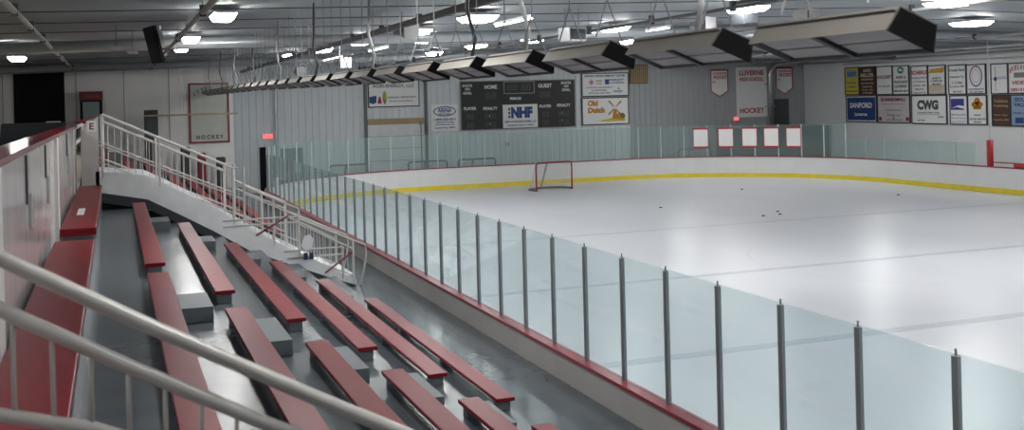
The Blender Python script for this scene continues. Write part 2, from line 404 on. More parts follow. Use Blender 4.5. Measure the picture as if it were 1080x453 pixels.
# ================================================================== BLEACHERS
ROW = dict(G=(2.707, -0.2), A=(2.422, 0.455), B=(2.137, 1.10), C=(1.852, 1.75), D=(1.567, 2.39), E=(1.282, 3.04), F=(0.997, 3.69))
def deck(name, y0, y1, label):
    t = thing(name, label, 'bleacher deck', (0, y0, 0)); xp = -0.59
    for r in 'GABCDEF':
        z, x = ROW[r]
        MB().box(xp, x - 0.01, 0, y1 - y0, 0.0, z - 0.136).build('tread', DECK, t); xp = x - 0.01
    return t
deck('bleacher_deck', -8.0, 19.15, 'grey painted stepped deck under the red benches in front of the white stairs')
deck('bleacher_deck', 24.0, 44.8, 'grey painted stepped deck beyond the white stairs')
W_ = 0.195
def bench(r, y0, y1, label, group):
    z, x = ROW[r]
    root = thing('bench', label, 'bench', (x - W_ / 2, y0, z - 0.135), 0, group)
    L = y1 - y0; wl = W_ if r != 'G' else 0.36
    x0 = W_ / 2 - wl
    MB().box(x0, W_ / 2, 0, L, 0.097, 0.135).build('seat', BENCH, root, bevel=0.006)
    if r == 'G': MB().box(x0, W_ / 2, -0.0, 0.03, 0.055, 0.097).build('end_board', BENCH, root)
    n = max(2, int(L / 1.6) + 1)
    sb = MB().box(x0 + 0.03, W_ / 2 - 0.03, 0, 0.12, 0.0, 0.097).build('support', DECKL, root)
    for k in range(n):
        yy = 0.06 + (L - 0.24) * k / (n - 1)
        s2 = sb if k == 0 else sb.copy()
        if k: COL.objects.link(s2); s2.parent = root
        s2.location = (0, yy, 0)
    return root
NM = dict(G='top', A='second', B='third', C='fourth', D='fifth', E='sixth', F='bottom')
near1 = dict(G=12.3, A=11.25, B=10.97, C=10.68, D=10.36, E=10.15, F=10.01)
far1 = dict(G=19.1, A=18.65, B=17.8, C=17.1, D=16.75, E=16.4, F=16.0)
far2 = dict(G=11.2, A=10.6, B=10.02, C=9.6, D=9.4, E=9.21, F=9.08)
for r in 'GABCDEF':
    bench(r, near1[r], far1[r], 'red plank bench in the %s row between the aisle steps and white stairs' % NM[r], 'red benches before the white stairs')
for r in 'GABCDEF':
    bench(r, 2.4 if r == 'G' else 3.6, far2[r], 'red plank bench in the %s row on the camera side of the aisle' % NM[r], 'red benches on the camera side of the aisle')
for r in 'GABCDEF':
    bench(r, 25.5, 40.0, 'distant red plank bench in the %s row beyond the white stairs' % NM[r], 'distant red benches beyond the stairs')
# half-height aisle steps
def step_box(i, x0, x1, y0, y1, z0, label, group):
    o = MB().box(0, x1 - x0, 0, y1 - y0, 0, 0.14).build('step_box', DECKL, None, bevel=0.004); o.location = (x0, y0, z0)
    return tag(o, label, 'step', group)
rows = 'GABCDEF'
for i in range(6):
    a, bb = rows[i], rows[i + 1]
    z0 = ROW[bb][0] - 0.135; x0 = ROW[a][1] - 0.005
    if i: step_box(i, x0, x0 + 0.37, (far2[bb] + 0.12 if bb != 'A' else 10.75), near1[bb] - 0.12 + (0.25 if bb in 'CDE' else 0.1), z0,
             'grey half step in the middle aisle above the %s bench row' % NM[bb], 'grey half steps in the middle aisle')
    if i:
        step_box(i, x0, x0 + 0.37, min(18.35, far1[bb] + 0.3), min(18.35, far1[bb] + 0.3) + 0.75, z0, 'grey half step beside the white stairs above the %s bench row' % NM[bb], 'grey half steps beside the stairs')

# rear wall of the stands --------------------------------------------------
GLOSSW = mat('glossy_white_board', (0.66, 0.64, 0.63), 0.12, noise=0.1, nscale=3, stretch=(1, 1.5, 0.4), spec=0.6)
def rear_wall(y0, y1, label):
    t = thing('rear_barrier', label, 'barrier', (-0.6, y0, 2.35))
    L = y1 - y0
    MB().box(-0.08, 0, 0, L, 0, 1.32).build('panel', GLOSSW, t)
    MB().box(-0.2, 0.03, 0, L, 1.32, 1.365).build('cap_rail', mat('cap_red_gloss', (0.24, 0.025, 0.04), 0.12, noise=0.1), t, bevel=0.01)
    return t
rb = rear_wall(-4, 19.5, 'white glossy barrier with red cap behind the top bench by the camera')
for y in (8.4, 10.7, 15.6):
    MB().box(0.0, 0.012, y + 4, y + 4.12, 0.95 if y < 10 else 1.0, 1.3).build('slot', DARK, rb)
    MB().box(0.0, 0.02, y + 4.2, y + 4.4, 0.75, 1.0).build('bracket', GALV, rb)
for y in (12.3, 17.2, 6.0):
    MB().box(0.0, 0.035, y + 4, y + 4.3, 0.22, 1.32).build('post', WHITE, rb)
rear_wall(25.2, 43.9, 'white barrier with red cap beyond the gate at the top of the stairs')
g = thing('gate_rail', 'small white tube gate closing the gap in the barrier', 'gate', (-0.6, 19.5, 2.55))
b = MB()
for z in (1.1, 0.82): b.tube([(-0.05, 0.1, z), (-0.05, 5.6, z)], 0.035)
b.build('rail', RAIL, g)
for y in (0.15, 5.5): MB().tube([(-0.05, y, 0.0), (-0.05, y, 1.12)], 0.03).build('post', RAIL, g)
o = MB().box(-0.42, -0.27, 19.235, 19.249, 3.6, 3.78).build('row_sign', SIGNW); tag(o, 'small white square tag on the white post at the top of the stairs', 'sign')
lettering('lettering', SIGNDR, o, [('E', -0.345, 3.69, 0.07, 0.11)], y=19.232)

# ================================================================== WHITE STAIRS
st = thing('staircase', 'white staircase down to the walkway with solid side panel and tube railings', 'staircase', (0, 19.25, 0))
topE = [(-0.3, 2.93), (0.49, 2.84), (0.84, 2.66), (1.6, 2.22), (2.3, 1.76), (3.0, 1.36), (4.07, 0.76)]
botE = [(4.07, 0.655), (3.47, 0.88), (2.22, 1.40), (1.59, 1.80), (1.09, 2.09), (0.52, 2.41), (-0.3, 2.58)]
STAIRW = mat('stair_white', (0.84, 0.85, 0.86), 0.5)
MB().prism([(-0.52, 2.575), (-0.24, 2.575), (-0.24, 3.86), (-0.52, 3.60)], 'y', 0.0, 0.06).build('end_post', WHITE, st)
MB().prism(topE + botE, 'y', 0.0, 0.04).build('stringer', STAIRW, st)
MB().prism(topE + botE, 'y', 1.6, 1.64).build('stringer', STAIRW, st)
for k in range(11):
    x = -0.25 + k * 0.39; z = 2.62 - k * 0.178
    MB().box(x, x + 0.41, 0.04, 1.6, z - 0.04, z).build('tread', STAIRW, st)
MB().prism([(-0.3, 2.57), (0.52, 2.39), (1.09, 2.07), (1.59, 1.78), (2.22, 1.38), (3.47, 0.86), (4.0, 0.66), (4.0, 0.0), (-0.3, 0.0)], 'y', 0.06, 0.1).build('shade_panel', BLACK, st)  # black sheet standing in for the shade under the open stairs
MB().prism([(x, z + 0.005) for x, z in botE] + [(x, z - 0.16 if x < 4 else z - 0.004) for x, z in botE[::-1]], 'y', -0.02, 0.05).build('shade_strip', mat('shade_slate', (0.03, 0.037, 0.045), 0.5), st)  # dark band painting the shade along the lower edge of the stringer
def rail_part(name, pts, r, y, closed=False):
    return MB().tube([(x, y, z) for x, z in pts], r, 6).build(name, RAIL, st)
def lerp(P, x):
    for (x0, z0), (x1, z1) in zip(P, P[1:]):
        if x0 <= x <= x1: return z0 + (z1 - z0) * (x - x0) / max(1e-6, x1 - x0)
    return P[-1][1]
for yy in (0.02, 1.62):
    f1 = [(-0.19, 3.88), (1.94, 2.88)]
    rail_part('handrail', f1 + [(2.12, 2.88), (2.12, 1.9)], 0.021, yy)
    rail_part('guard_rail', [(-0.19, 3.76), (1.94, 2.76)], 0.016, yy)
    rail_part('guard_rail', [(-0.26, 3.38), (2.12, 2.32)], 0.014, yy)
    rail_part('guard_rail', [(-0.26, 3.1), (2.2, 1.98)], 0.014, yy)
    f2 = [(2.12, 2.56), (3.06, 2.10)]
    rail_part('handrail', f2 + [(3.06, 1.3)], 0.021, yy)
    rail_part('guard_rail', [(2.12, 2.42), (3.06, 1.97)], 0.014, yy)
    rail_part('guard_rail', [(2.12, 1.95), (3.06, 1.52)], 0.014, yy)
    f3 = [(3.06, 1.93), (4.26, 1.37)]
    rail_part('handrail', f3 + [(4.27, 1.2), (4.22, 0.9), (4.15, 0.66)], 0.02, yy)
    rail_part('guard_rail', [(3.06, 1.83), (4.03, 1.32)], 0.014, yy)
    rail_part('guard_rail', [(2.3, 1.62), (4.05, 0.82)], 0.014, yy)
    for (x, z1) in ((-0.19, 3.88), (0.72, 3.45), (1.94, 2.88), (2.62, 2.3), (3.06, 2.1), (4.03, 1.47)):
        MB().tube([(x, yy, lerp(topE, x) - 0.1), (x, yy, z1)], 0.024, 6).build('post', RAIL, st)
    bb_ = MB()
    x = -0.1
    while x < 1.9:
        bb_.tube([(x, yy, lerp(topE, x) - 0.02), (x, yy, 3.76 - (x + 0.19) * 0.4695)], 0.006, 4); x += 0.11
    x = 2.2
    while x < 3.0:
        bb_.tube([(x, yy, lerp(topE, x) - 0.02), (x, yy, 2.42 - (x - 2.12) * 0.479)], 0.006, 4); x += 0.11
    x = 3.16
    while x < 4.0:
        bb_.tube([(x, yy, lerp([(2.3, 1.62), (4.05, 0.82)], x)), (x, yy, 1.83 - (x - 3.06) * 0.526)], 0.006, 4); x += 0.11
    bb_.build('balusters', RAIL, st)['kind'] = 'stuff'
    if yy < 1:
        for (x0, x1, z) in ((1.75, 3.06, 1.97), (1.75, 3.06, 1.87), (2.8, 3.84, 1.37), (2.85, 3.84, 1.24)):
            rail_part('landing_rail', [(x0, z), (x1, z)], 0.018, yy - 0.03)
        MB().tube([(3.84, yy - 0.03, 0.8), (3.84, yy - 0.03, 1.37)], 0.018, 6).build('post', RAIL, st)
for (x0, z0, x1, z1) in ((3.5, 0.93, 4.0, 1.27), (2.3, 1.68, 2.86, 1.99)):
    MB().tube([(x0, -0.05, z0), (x1, -0.05, z1)], 0.017, 6).build('brace_bar', mat('brace_red', (0.2, 0.02, 0.03), 0.4), st)
o = MB().prism([(3.08, 1.45), (3.14, 1.62), (3.24, 1.64), (3.30, 1.56), (3.27, 1.40), (3.16, 1.36)], 'y', 19.14, 19.17).build('notice_plate', SIGNW)
tag(o, 'white six-sided plate hung on the lower stair railing', 'sign')
b = MB()
for k in range(2): b.box(3.12 + k * 0.1, 3.19 + k * 0.1, 19.14, 19.17, 1.2, 1.32)
tag(b.build('label_plate', mat('navy', (0.02, 0.03, 0.07), 0.5)), 'small dark blue plate under the white plate on the stair railing', 'sign')

# railing close to the camera ------------------------------------------------
fr = thing('stair_railing', 'pale tube railing with thin balusters sloping down close to the camera', 'railing', (0, 3.2, 0))
P1 = [(-0.58, 3.70), (-0.3, 3.575), (-0.27, 3.555), (0.1, 3.34), (0.37, 3.19), (0.54, 3.095), (0.85, 2.93), (1.6, 2.56)]
P2 = [(-0.58, 3.555), (-0.3, 3.435), (-0.27, 3.415), (0.03, 3.24), (0.37, 3.05), (0.85, 2.80), (1.6, 2.43)]
P3 = [(-0.58, 3.22), (-0.31, 3.15), (-0.07, 3.08), (0.4, 2.87), (1.6, 2.2)]
for P, nm, r in ((P1, 'handrail', 0.022), (P2, 'guard_rail', 0.021), (P3, 'bottom_rail', 0.02)):
    MB().tube([(x, 0, z) for x, z in P], r, 12).build(nm, RAILN, fr, smooth=True)
b0 = None
x = -0.465
while x < 1.5:
    MB().tube([(x, 0, lerp(P3, x)), (x, 0, lerp(P2, x))], 0.0065, 8).build('baluster', RAILN, fr, smooth=True); x += 0.0975
MB().tube([(-0.56, 0, 2.57), (-0.56, 0, 3.7)], 0.022, 10).build('post', RAILN, fr, smooth=True)
MB().tube([(1.55, 0, 1.72), (1.55, 0, 2.58)], 0.022, 10).build('post', RAILN, fr, smooth=True)

# ================================================================== GOAL
def net_thing(name, label, loc, rz, frame_m, grp=None, cell=0.085):
    t = thing(name, label, 'goal net', loc, rz, grp)
    hw, H = 0.93, 1.2
    MB().tube([(-hw, 0, 0), (-hw, 0, H - 0.1), (-hw + 0.03, 0, H - 0.03), (-hw + 0.1, 0, H), (hw - 0.1, 0, H), (hw - 0.03, 0, H - 0.03), (hw, 0, H - 0.1), (hw, 0, 0)], 0.035, 8).build('goal_frame', frame_m, t, smooth=True)
    def base(s):   # base outline: flares out and back
        a = math.pi * s
        return (-(hw + 0.16 * math.sin(a)) * math.cos(a) if True else 0, 1.05 * math.sin(a) ** 0.7)
    bp = [(-hw, 0)] + [base(k / 16) for k in range(1, 16)] + [(hw, 0)]
    MB().tube([(x, y, 0.04) for x, y in bp], 0.045, 8).build('base_pad', mat('base_pad_grey', (0.14, 0.14, 0.15), 0.6), t, smooth=True)
    tp = [(-hw + 0.05, 0)] + [(-(hw - 0.08) * math.cos(math.pi * k / 16), 0.5 * math.sin(math.pi * k / 16) ** 0.7) for k in range(1, 16)] + [(hw - 0.05, 0)]
    MB().tube([(x, y, H - 0.02) for x, y in tp], 0.02, 6).build('top_bow', mat('bow_white', (0.5, 0.5, 0.5), 0.5), t, smooth=True)
    MB().tube([(0, 1.05, 0.05), (0, 0.5, H - 0.02)], 0.045, 6).build('centre_strut', mat('strut_grey', (0.33, 0.33, 0.32), 0.5), t)
    b = MB(); n = 17; r = 0.0065
    for k in range(0, n): b.tube([(bp[k][0], bp[k][1], 0.05), (tp[k][0], tp[k][1], H - 0.03)], r, 3)
    for k in range(n - 1):
        for q in (0.5,):
            b.tube([((bp[k][0] + bp[k + 1][0]) / 2, (bp[k][1] + bp[k + 1][1]) / 2, 0.05), ((tp[k][0] + tp[k + 1][0]) / 2, (tp[k][1] + tp[k + 1][1]) / 2, H - 0.03)], r, 3)
    for j in range(1, 12):
        s = j / 12
        b.tube([(bp[k][0] * (1 - s) + tp[k][0] * s, bp[k][1] * (1 - s) + tp[k][1] * s, 0.05 + (H - 0.08) * s) for k in range(n)], r, 3)
    for k in range(1, n - 1): b.tube([(tp[k][0], 0, H), (tp[k][0], tp[k][1], H - 0.02)], r, 3)
    o = b.build('netting', mat('net_white', (0.55, 0.55, 0.54), 0.8), t)
    return t
GRED = mat('goal_red', (0.26, 0.02, 0.03), 0.4)
net_thing('goal_net', 'red framed hockey goal with white netting standing on the ice', (17.72, 42.5, 0), math.radians(12), GRED)
NETG = mat('old_net_frame', (0.13, 0.15, 0.15), 0.5)
for i, (x, rz, lab) in enumerate(((9.9, 0.1, 'dark framed spare goal behind the end glass by the exit door'), (13.55, 0, 'dark framed spare goal in front of the white garage door'),
                                  (15.95, 0.05, 'dark framed spare goal under the scoreboard behind the end glass'), (27.6, 0, 'dark framed spare goal behind the end glass below the long banner'))):
    net_thing('spare_goal_net', lab, (x, 47.6, 0), rz, NETG, 'spare goals behind the end glass')

# ================================================================== BOARDS WITH WRITING
def board(name, label, cat, origin, rz, W, H, panels, frame=0.05, fm=DARK, group=None, depth=0.05):
    t = thing(name, label, cat, origin, rz, group)
    if frame:
        b = MB(); f = frame
        for (x0, x1, z0, z1) in ((0, W, 0, f), (0, W, H - f, H), (0, f, f, H - f), (W - f, W, f, H - f)): b.box(x0, x1, -depth - 0.02, 0, z0, z1)
        b.build('frame', fm, t)
    for (nm, x0, x1, z0, z1, m_) in panels: MB().box(x0, x1, -depth, 0, z0, z1).build(nm, m_, t)
    return t
def L(t, m_, items, y=-0.062, name='lettering'): return lettering(name, m_, t, items, y)
R90 = -math.pi / 2

# scoreboard
t = board('scoreboard', 'large black hockey scoreboard with white rink sponsor panel in the middle', 'scoreboard', (15.93, 49.965, 2.47), 0, 6.15, 2.43,
          [('panel', 0.03, 6.12, 0.03, 2.4, mat('score_black', (0.022, 0.023, 0.022), 0.5)), ], 0.04, mat('score_frame', (0.30, 0.30, 0.29), 0.4))
spn = MB().box(2.2, 4.05, -0.09, -0.05, 0.06, 1.22).build('sponsor_panel', SIGNW, t)
b = MB()
for (x0, x1, z0, z1) in ((2.28, 3.92, 2.34, 2.37), (2.28, 3.92, 1.76, 1.79), (2.28, 2.31, 1.76, 2.37), (3.89, 3.92, 1.76, 2.37)): b.box(x0, x1, -0.08, -0.05, z0, z1)
b.build('clock_border', mat('clock_line', (0.4, 0.4, 0.4), 0.5), t)
L(t, SIGNW, [('SHOTS', 0.38, 2.2, 0.5, 0.13), ('ON', 0.38, 2.03, 0.25, 0.12), ('GOAL', 0.38, 1.84, 0.45, 0.13), ('HOME', 1.6, 2.12, 0.66, 0.2), ('PERIOD', 2.9, 1.52, 0.6, 0.13), ('GUEST', 4.5, 2.13, 0.74, 0.2),
             ('SHOTS', 5.65, 2.25, 0.55, 0.13), ('ON', 5.65, 2.08, 0.25, 0.12), ('GOAL', 5.65, 1.9, 0.45, 0.13), ('PLAYER', 0.5, 1.08, 0.64, 0.15), ('PENALTY', 1.55, 1.06, 0.74, 0.15),
             ('PLAYER', 4.5, 1.1, 0.64, 0.15), ('PENALTY', 5.5, 1.12, 0.74, 0.15), (':', 1.5, 0.7, 0.03, 0.12), (':', 1.5, 0.3, 0.03, 0.12), (':', 5.4, 0.75, 0.03, 0.12), (':', 5.4, 0.35, 0.03, 0.12)])
DIG = mat('digit_off', (0.06, 0.06, 0.06), 0.5)
L(t, DIG, [('88 88', 3.1, 2.07, 1.3, 0.36), ('88', 1.6, 1.68, 0.6, 0.36), ('88', 4.5, 1.68, 0.6, 0.36), ('88', 0.5, 0.68, 0.4, 0.32), ('88', 0.5, 0.26, 0.4, 0.32), ('8 88', 1.55, 0.68, 0.6, 0.32), ('8 88', 1.55, 0.26, 0.6, 0.32),
           ('88', 4.5, 0.68, 0.4, 0.32), ('88', 4.5, 0.26, 0.4, 0.32), ('8 88', 5.5, 0.68, 0.6, 0.32), ('8 88', 5.5, 0.26, 0.6, 0.32)], name='digits')
L(spn, SIGNB, [('NHF', 3.2, 0.82, 1.15, 0.56), ('NEW HORIZONS FARMS, LLC', 3.12, 0.36, 1.7, 0.12), ('SUPERIOR QUALITY FEEDS', 3.12, 0.18, 1.4, 0.08)], y=-0.1)
b = MB()
for k in range(3): b.box(2.48, 2.58, -0.1, -0.09, 0.55 + k * 0.19, 0.68 + k * 0.19)
b.build('emblem', SIGNB, spn)

# two stacked adverts right of the scoreboard
t = board('advertising_sign', 'white sign with red star emblem and blue emblem, above the windmill sign', 'sign', (22.45, 49.965, 3.98), 0, 2.68, 1.22, [('panel', 0.04, 2.64, 0.04, 1.18, SIGNW)], 0.05)
L(t, SIGNB, [('BUILDING A STRONG COMMUNITY TOGETHER', 1.33, 1.06, 2.3, 0.1), ('FIRST', 2.0, 0.84, 0.85, 0.09), ('FARMERS', 2.0, 0.7, 0.85, 0.07)])
L(t, SIGNDR, [('NORTH', 0.98, 0.8, 0.34, 0.08), ('STAR', 0.98, 0.66, 0.3, 0.07)])
L(t, SIGNGR, [('OFFICIAL EQUIPMENT', 1.0, 0.46, 1.5, 0.08), ('& APPAREL', 1.0, 0.32, 0.9, 0.08), ('SPORTS CENTER', 1.0, 0.18, 1.2, 0.08)])
b = MB()
for k in range(8):
    a = k * math.pi / 4; b.poly([(0.55 + 0.19 * math.cos(a), 0.74 + 0.19 * math.sin(a)), (0.55 + 0.04 * math.cos(a + 0.7), 0.74 + 0.04 * math.sin(a + 0.7)), (0.55 + 0.04 * math.cos(a - 0.7), 0.74 + 0.04 * math.sin(a - 0.7))], -0.065)
b.build('emblem', SIGNR, t)
b = MB(); b.box(1.32, 1.55, -0.065, -0.06, 0.62, 0.88); b.build('emblem', SIGNB, t)
b = MB(); b.poly([(1.75, 0.3), (2.35, 0.3), (2.25, 0.2), (1.85, 0.2)], -0.065).poly([(2.02, 0.34), (2.2, 0.34), (2.08, 0.5)], -0.065); b.build('emblem', SIGNLB, t)
t = board('advertising_sign', 'white sign with orange OLD DUTCH lettering and a yellow windmill', 'sign', (22.43, 49.965, 2.52), 0, 2.68, 1.42, [('panel', 0.04, 2.64, 0.04, 1.38, SIGNW)], 0.05)
L(t, SIGNO, [('Old', 0.62, 1.12, 0.58, 0.3), ('Dutch', 0.82, 0.76, 0.95, 0.3)])
b = MB(); b.poly([(1.72, 0.3), (2.02, 0.3), (1.95, 0.8), (1.79, 0.8)], -0.064); b.disc(2.2, 0.42, 0.26, 0.17, -0.064); b.build('windmill', SIGNO, t)
b = MB()
for a in (math.radians(40), math.radians(130)):
    for s in (1, -1):
        cx, cy = 1.87, 0.86; dx, dz = math.cos(a) * s, math.sin(a) * s
        b.poly([(cx + dx * 0.08 - dz * 0.02, cy + dz * 0.08 + dx * 0.02), (cx + dx * 0.5 - dz * 0.08, cy + dz * 0.5 + dx * 0.08), (cx + dx * 0.5 + dz * 0.03, cy + dz * 0.5 - dx * 0.03), (cx + dx * 0.08 + dz * 0.02, cy + dz * 0.08 - dx * 0.02)], -0.066)
b.build('windmill_sail', mat('sail_tan', (0.4, 0.24, 0.08), 0.6), t)
b = MB(); b.poly([(0.9, 0.22), (1.7, 0.34), (2.5, 0.3), (2.4, 0.18), (1.2, 0.17)], -0.063); b.build('field', SIGNY, t)
b = MB(); b.disc(2.3, 0.46, 0.13, 0.13, -0.068); b.build('bush', mat('olive', (0.12, 0.16, 0.08), 0.6), t)

# energy sign over the garage door
t = board('advertising_sign', 'white agri energy sign with corn cob and blue map emblem above garage door', 'sign', (11.35, 49.965, 3.73), 0, 2.52, 1.3, [('panel', 0.04, 2.48, 0.04, 1.26, SIGNW)], 0.045)
L(t, SIGNGR, [('AGRI-ENERGY, LLC', 1.25, 1.0, 2.05, 0.2), ('FINANCIAL OPPORTUNITY', 1.66, 0.46, 1.4, 0.1), ('THROUGH VALUE ADDED AG', 1.6, 0.28, 1.2, 0.07)])
b = MB(); b.poly([(0.06, 0.5), (0.4, 0.56), (0.4, 0.24), (0.25, 0.16), (0.06, 0.22)], -0.064); b.build('emblem', SIGNB, t)
b = MB(); b.poly([(0.45, 0.18), (0.52, 0.5), (0.6, 0.5), (0.66, 0.18)], -0.064); b.build('emblem', SIGNR, t)
b = MB(); b.disc(0.8, 0.46, 0.1, 0.32, -0.064); b.build('corn_cob', mat('corn', (0.45, 0.42, 0.05), 0.6), t)
b = MB(); b.poly([(0.7, 0.45), (0.8, 0.1), (0.92, 0.45), (0.82, 0.3)], -0.07); b.build('husk', SIGNG, t)
# small white poster left of the scoreboard
t = board('paper_sign', 'white poster with blue oval emblem beside the scoreboard', 'sign', (14.45, 49.965, 2.5), 0, 1.36, 1.3, [('panel', 0, 1.36, 0, 1.3, SIGNW)], 0, depth=0.02)
b = MB(); b.ring(0.68, 0.95, 0.58, 0.24, 0.05, -0.03); b.build('emblem', SIGNB, t)
L(t, SIGNB, [('ARENA', 0.68, 1.0, 0.7, 0.2), ('BAR & GRILL', 0.68, 0.83, 0.6, 0.08), ('1-800-555-0011', 0.68, 0.56, 1.1, 0.11), ('Heating & Cooling', 0.68, 0.42, 0.9, 0.09), ('Plumbing Service', 0.68, 0.3, 0.95, 0.08), ('Luverne, MN', 0.68, 0.15, 1.0, 0.09)], y=-0.032)
# brown vent box beside the twin signs
t = thing('wall_grille', 'brown slatted vent panel high on the end wall', 'vent', (25.2, 49.965, 4.6)); MB().box(0, 1.05, -0.06, 0.0, 0, 1.0).build('panel', BROWN, t)
b = MB()
for k in range(9): b.box(0.05 + k * 0.11, 0.11 + k * 0.11, -0.09, -0.06, 0.03, 0.97)
b.build('slat', WOOD, t)

# long red-lettered banner and two pennants
t = board('wall_banner', 'white Luverne High School Hockey banner with red lettering on grey wall', 'banner', (31.62, 49.965, 2.66), 0, 1.95, 2.72, [('cloth', 0, 1.95, 0, 2.72, SIGNW)], 0, depth=0.03)
L(t, SIGNR, [('LUVERNE', 0.97, 2.4, 1.55, 0.28), ('HIGH SCHOOL', 0.97, 2.06, 1.5, 0.22), ('HOCKEY', 0.97, 0.36, 1.55, 0.28)], y=-0.04)
MB().tube([(0, -0.015, 2.74), (1.95, -0.015, 2.74)], 0.025, 6).build('rod', GALV, t)
def pennant(x, z, lab):
    t = thing('pennant', lab, 'banner', (x, 49.965, z), 0, 'pennants beside the long banner')
    MB().prism([(0, 0.32), (0.55, 0), (1.1, 0.32), (1.1, 1.5), (0, 1.5)], 'y', -0.02, 0).build('cloth', SIGNW, t)
    b = MB()
    for P in ([(0, 0.32), (0.06, 0.34), (0.06, 1.5), (0, 1.5)], [(1.04, 0.34), (1.1, 0.32), (1.1, 1.5), (1.04, 1.5)], [(0, 0.32), (0.55, 0), (0.55, 0.06), (0.02, 0.37)], [(0.55, 0), (1.1, 0.32), (1.08, 0.37), (0.55, 0.06)], [(0.06, 1.42), (1.04, 1.42), (1.04, 1.5), (0.06, 1.5)]):
        b.poly(P, -0.03)
    b.build('border', SIGNR, t)
    L(t, SIGNR, [('LUVERNE', 0.6, 1.28, 0.8, 0.11), ('HOCKEY', 0.62, 1.08, 0.82, 0.2), ('19', 0.2, 0.82, 0.16, 0.1)], y=-0.035)
pennant(30.03, 3.78, 'white pennant with red lettering hanging beside brown vent side of banner')
pennant(34.15, 3.84, 'white pennant with red lettering hanging in front of the silver duct')
# bordered team poster on the white wall
t = board('team_poster', 'tall white Luverne Hockey poster with dark red border on white wall', 'poster', (2.86, 44.995, 2.5), 0, 1.58, 2.43, [('panel', 0.03, 1.55, 0.03, 2.4, mat('poster_cream', (0.52, 0.53, 0.48), 0.6))], 0.07, SIGNDR)
L(t, DARK, [('L', 0.24, 2.0, 0.07, 0.14), ('U', 0.36, 2.12, 0.09, 0.14), ('V', 0.52, 2.18, 0.09, 0.14), ('E', 0.68, 2.2, 0.08, 0.14), ('R', 0.86, 2.19, 0.09, 0.14), ('N', 1.04, 2.13, 0.09, 0.14), ('E', 1.22, 2.02, 0.08, 0.14), ('H O C K E Y', 0.8, 0.24, 1.05, 0.17)])

# five small posters on the corner glass
pos = [(26.78, 45.0), (28.02, 44.45), (29.0, 43.55), (29.78, 42.5), (30.32, 41.35)]
def on_arc(px_x, half=0.36):
    pass
arcc = (FX - RR, EY - RR)
from math import atan2
wpos = []
for i, (xp) in enumerate((739, 765.5, 790.5, 813.5, 837)):
    # direction of the i-th pane centre as measured in the photograph, met with the corner arc
    u, v = (xp - 540) * cr - (145 - 104.33) * sr, 0
    d = Vector((FPX * S_ + u * C_, FPX * C_ - u * S_, 0)).normalized(); c = Vector((arcc[0], arcc[1], 0)); bq = d.dot(c); tt = bq + math.sqrt(bq * bq - c.dot(c) + (RR - 0.06) ** 2)
    wpos.append(d * tt)
for i, p in enumerate(wpos):
    a = atan2(p.y - arcc[1], p.x - arcc[0])
    t = thing('hanging_poster', 'small white poster with red edge bars, %s from the spare goal side on corner glass' % ordn(i), 'poster', (p.x, p.y, 1.38), a - math.pi / 2, 'white posters on the corner glass')
    MB().box(-0.36, 0.36, -0.012, 0, 0.0, 0.98).build('sheet', SIGNW, t)
    b = MB()
    for (x0, x1, z0, z1) in ((-0.36, 0.36, 0.0, 0.09), (-0.36, 0.36, 0.9, 0.98), (-0.36, -0.33, 0, 0.98), (0.33, 0.36, 0, 0.98)): b.box(x0, x1, -0.02, -0.012, z0, z1)
    b.build('edge_bar', SIGNR, t)
o = MB().box(29.9, 35.8, 47.6, 49.2, 0, 2.15).build('storage_booth', mat('booth_dark', (0.05, 0.055, 0.06), 0.5)); tag(o, 'dark grey booth behind the poster covered corner glass', 'booth')

# side wall adverts ----------------------------------------------------------
def sadv(label, yl, yr, zb, zt, m_, name='advertising_sign'):
    W, H = yl - yr, zt - zb
    t = board(name, label, 'sign', (35.995, yl, zb), R90, W, H, [('panel', 0.03, W - 0.03, 0.03, H - 0.03, m_)], 0.05, mat('sign_frame', (0.035, 0.035, 0.05), 0.5), 'adverts on the side wall')
    return t, W, H
def rowtxt(W, H, rows_):
    return [(s, W * 0.5, H * z, W * w_, H * h_) for (s, z, w_, h_) in rows_]
t, W, H = sadv('narrow yellow advert with blue box, topmost beside the brown advert', 46.35, 45.2, 3.72, 5.17, SIGNY)
MB().box(W * .15, W * .85, -0.06, -0.05, H * .62, H * .9).build('logo_box', SIGNLB, t)
L(t, SIGNB, rowtxt(W, H, [('GLEN\'S', .76, .6, .16), ('Food Center', .45, .7, .07), ('Luverne', .3, .5, .07), ('507-283-4429', .14, .75, .06)]), y=-0.066)
t, W, H = sadv('brown advert with pale lettering between yellow and white adverts', 45.2, 43.93, 3.71, 5.16, BROWN)
L(t, SIGNCR, rowtxt(W, H, [('AGRO', .86, .5, .11), ('MILLER', .7, .8, .13), ('INSURANCE', .55, .7, .06), ('Farm  Home  Auto', .42, .75, .06), ('Commercial', .3, .6, .06), ('Crop  Life', .18, .7, .06), ('507-283-2800', .08, .6, .05)]))
t, W, H = sadv('white advert with one red name above a thin line', 43.88, 42.69, 3.70, 5.14, SIGNW)
L(t, SIGNDR, rowtxt(W, H, [('KNOLLCREST', .62, .85, .11)])); L(t, SIGNGR, rowtxt(W, H, [('507-283-2531', .3, .75, .06)]))
t, W, H = sadv('white advert with round green emblem above black lettering', 42.69, 41.52, 3.69, 5.12, SIGNW)
b = MB(); b.disc(W / 2, H * .84, .23, .17, -0.066); b.build('emblem', SIGNG, t); b = MB(); b.poly([(W * .35, H * .84), (W * .5, H * .9), (W * .65, H * .82), (W * .5, H * .8)], -0.072); b.build('emblem', SIGNW, t)
L(t, DARK, rowtxt(W, H, [('AGRI II', .6, .6, .09), ('TRUCK SHOP', .44, .8, .09), ('LUVERNE', .29, .7, .09), ('800-555-4321', .13, .85, .07)]))
t, W, H = sadv('blue SANFORD advert with white lettering, below yellow advert', 46.3, 43.9, 2.33, 3.70, SIGNW)
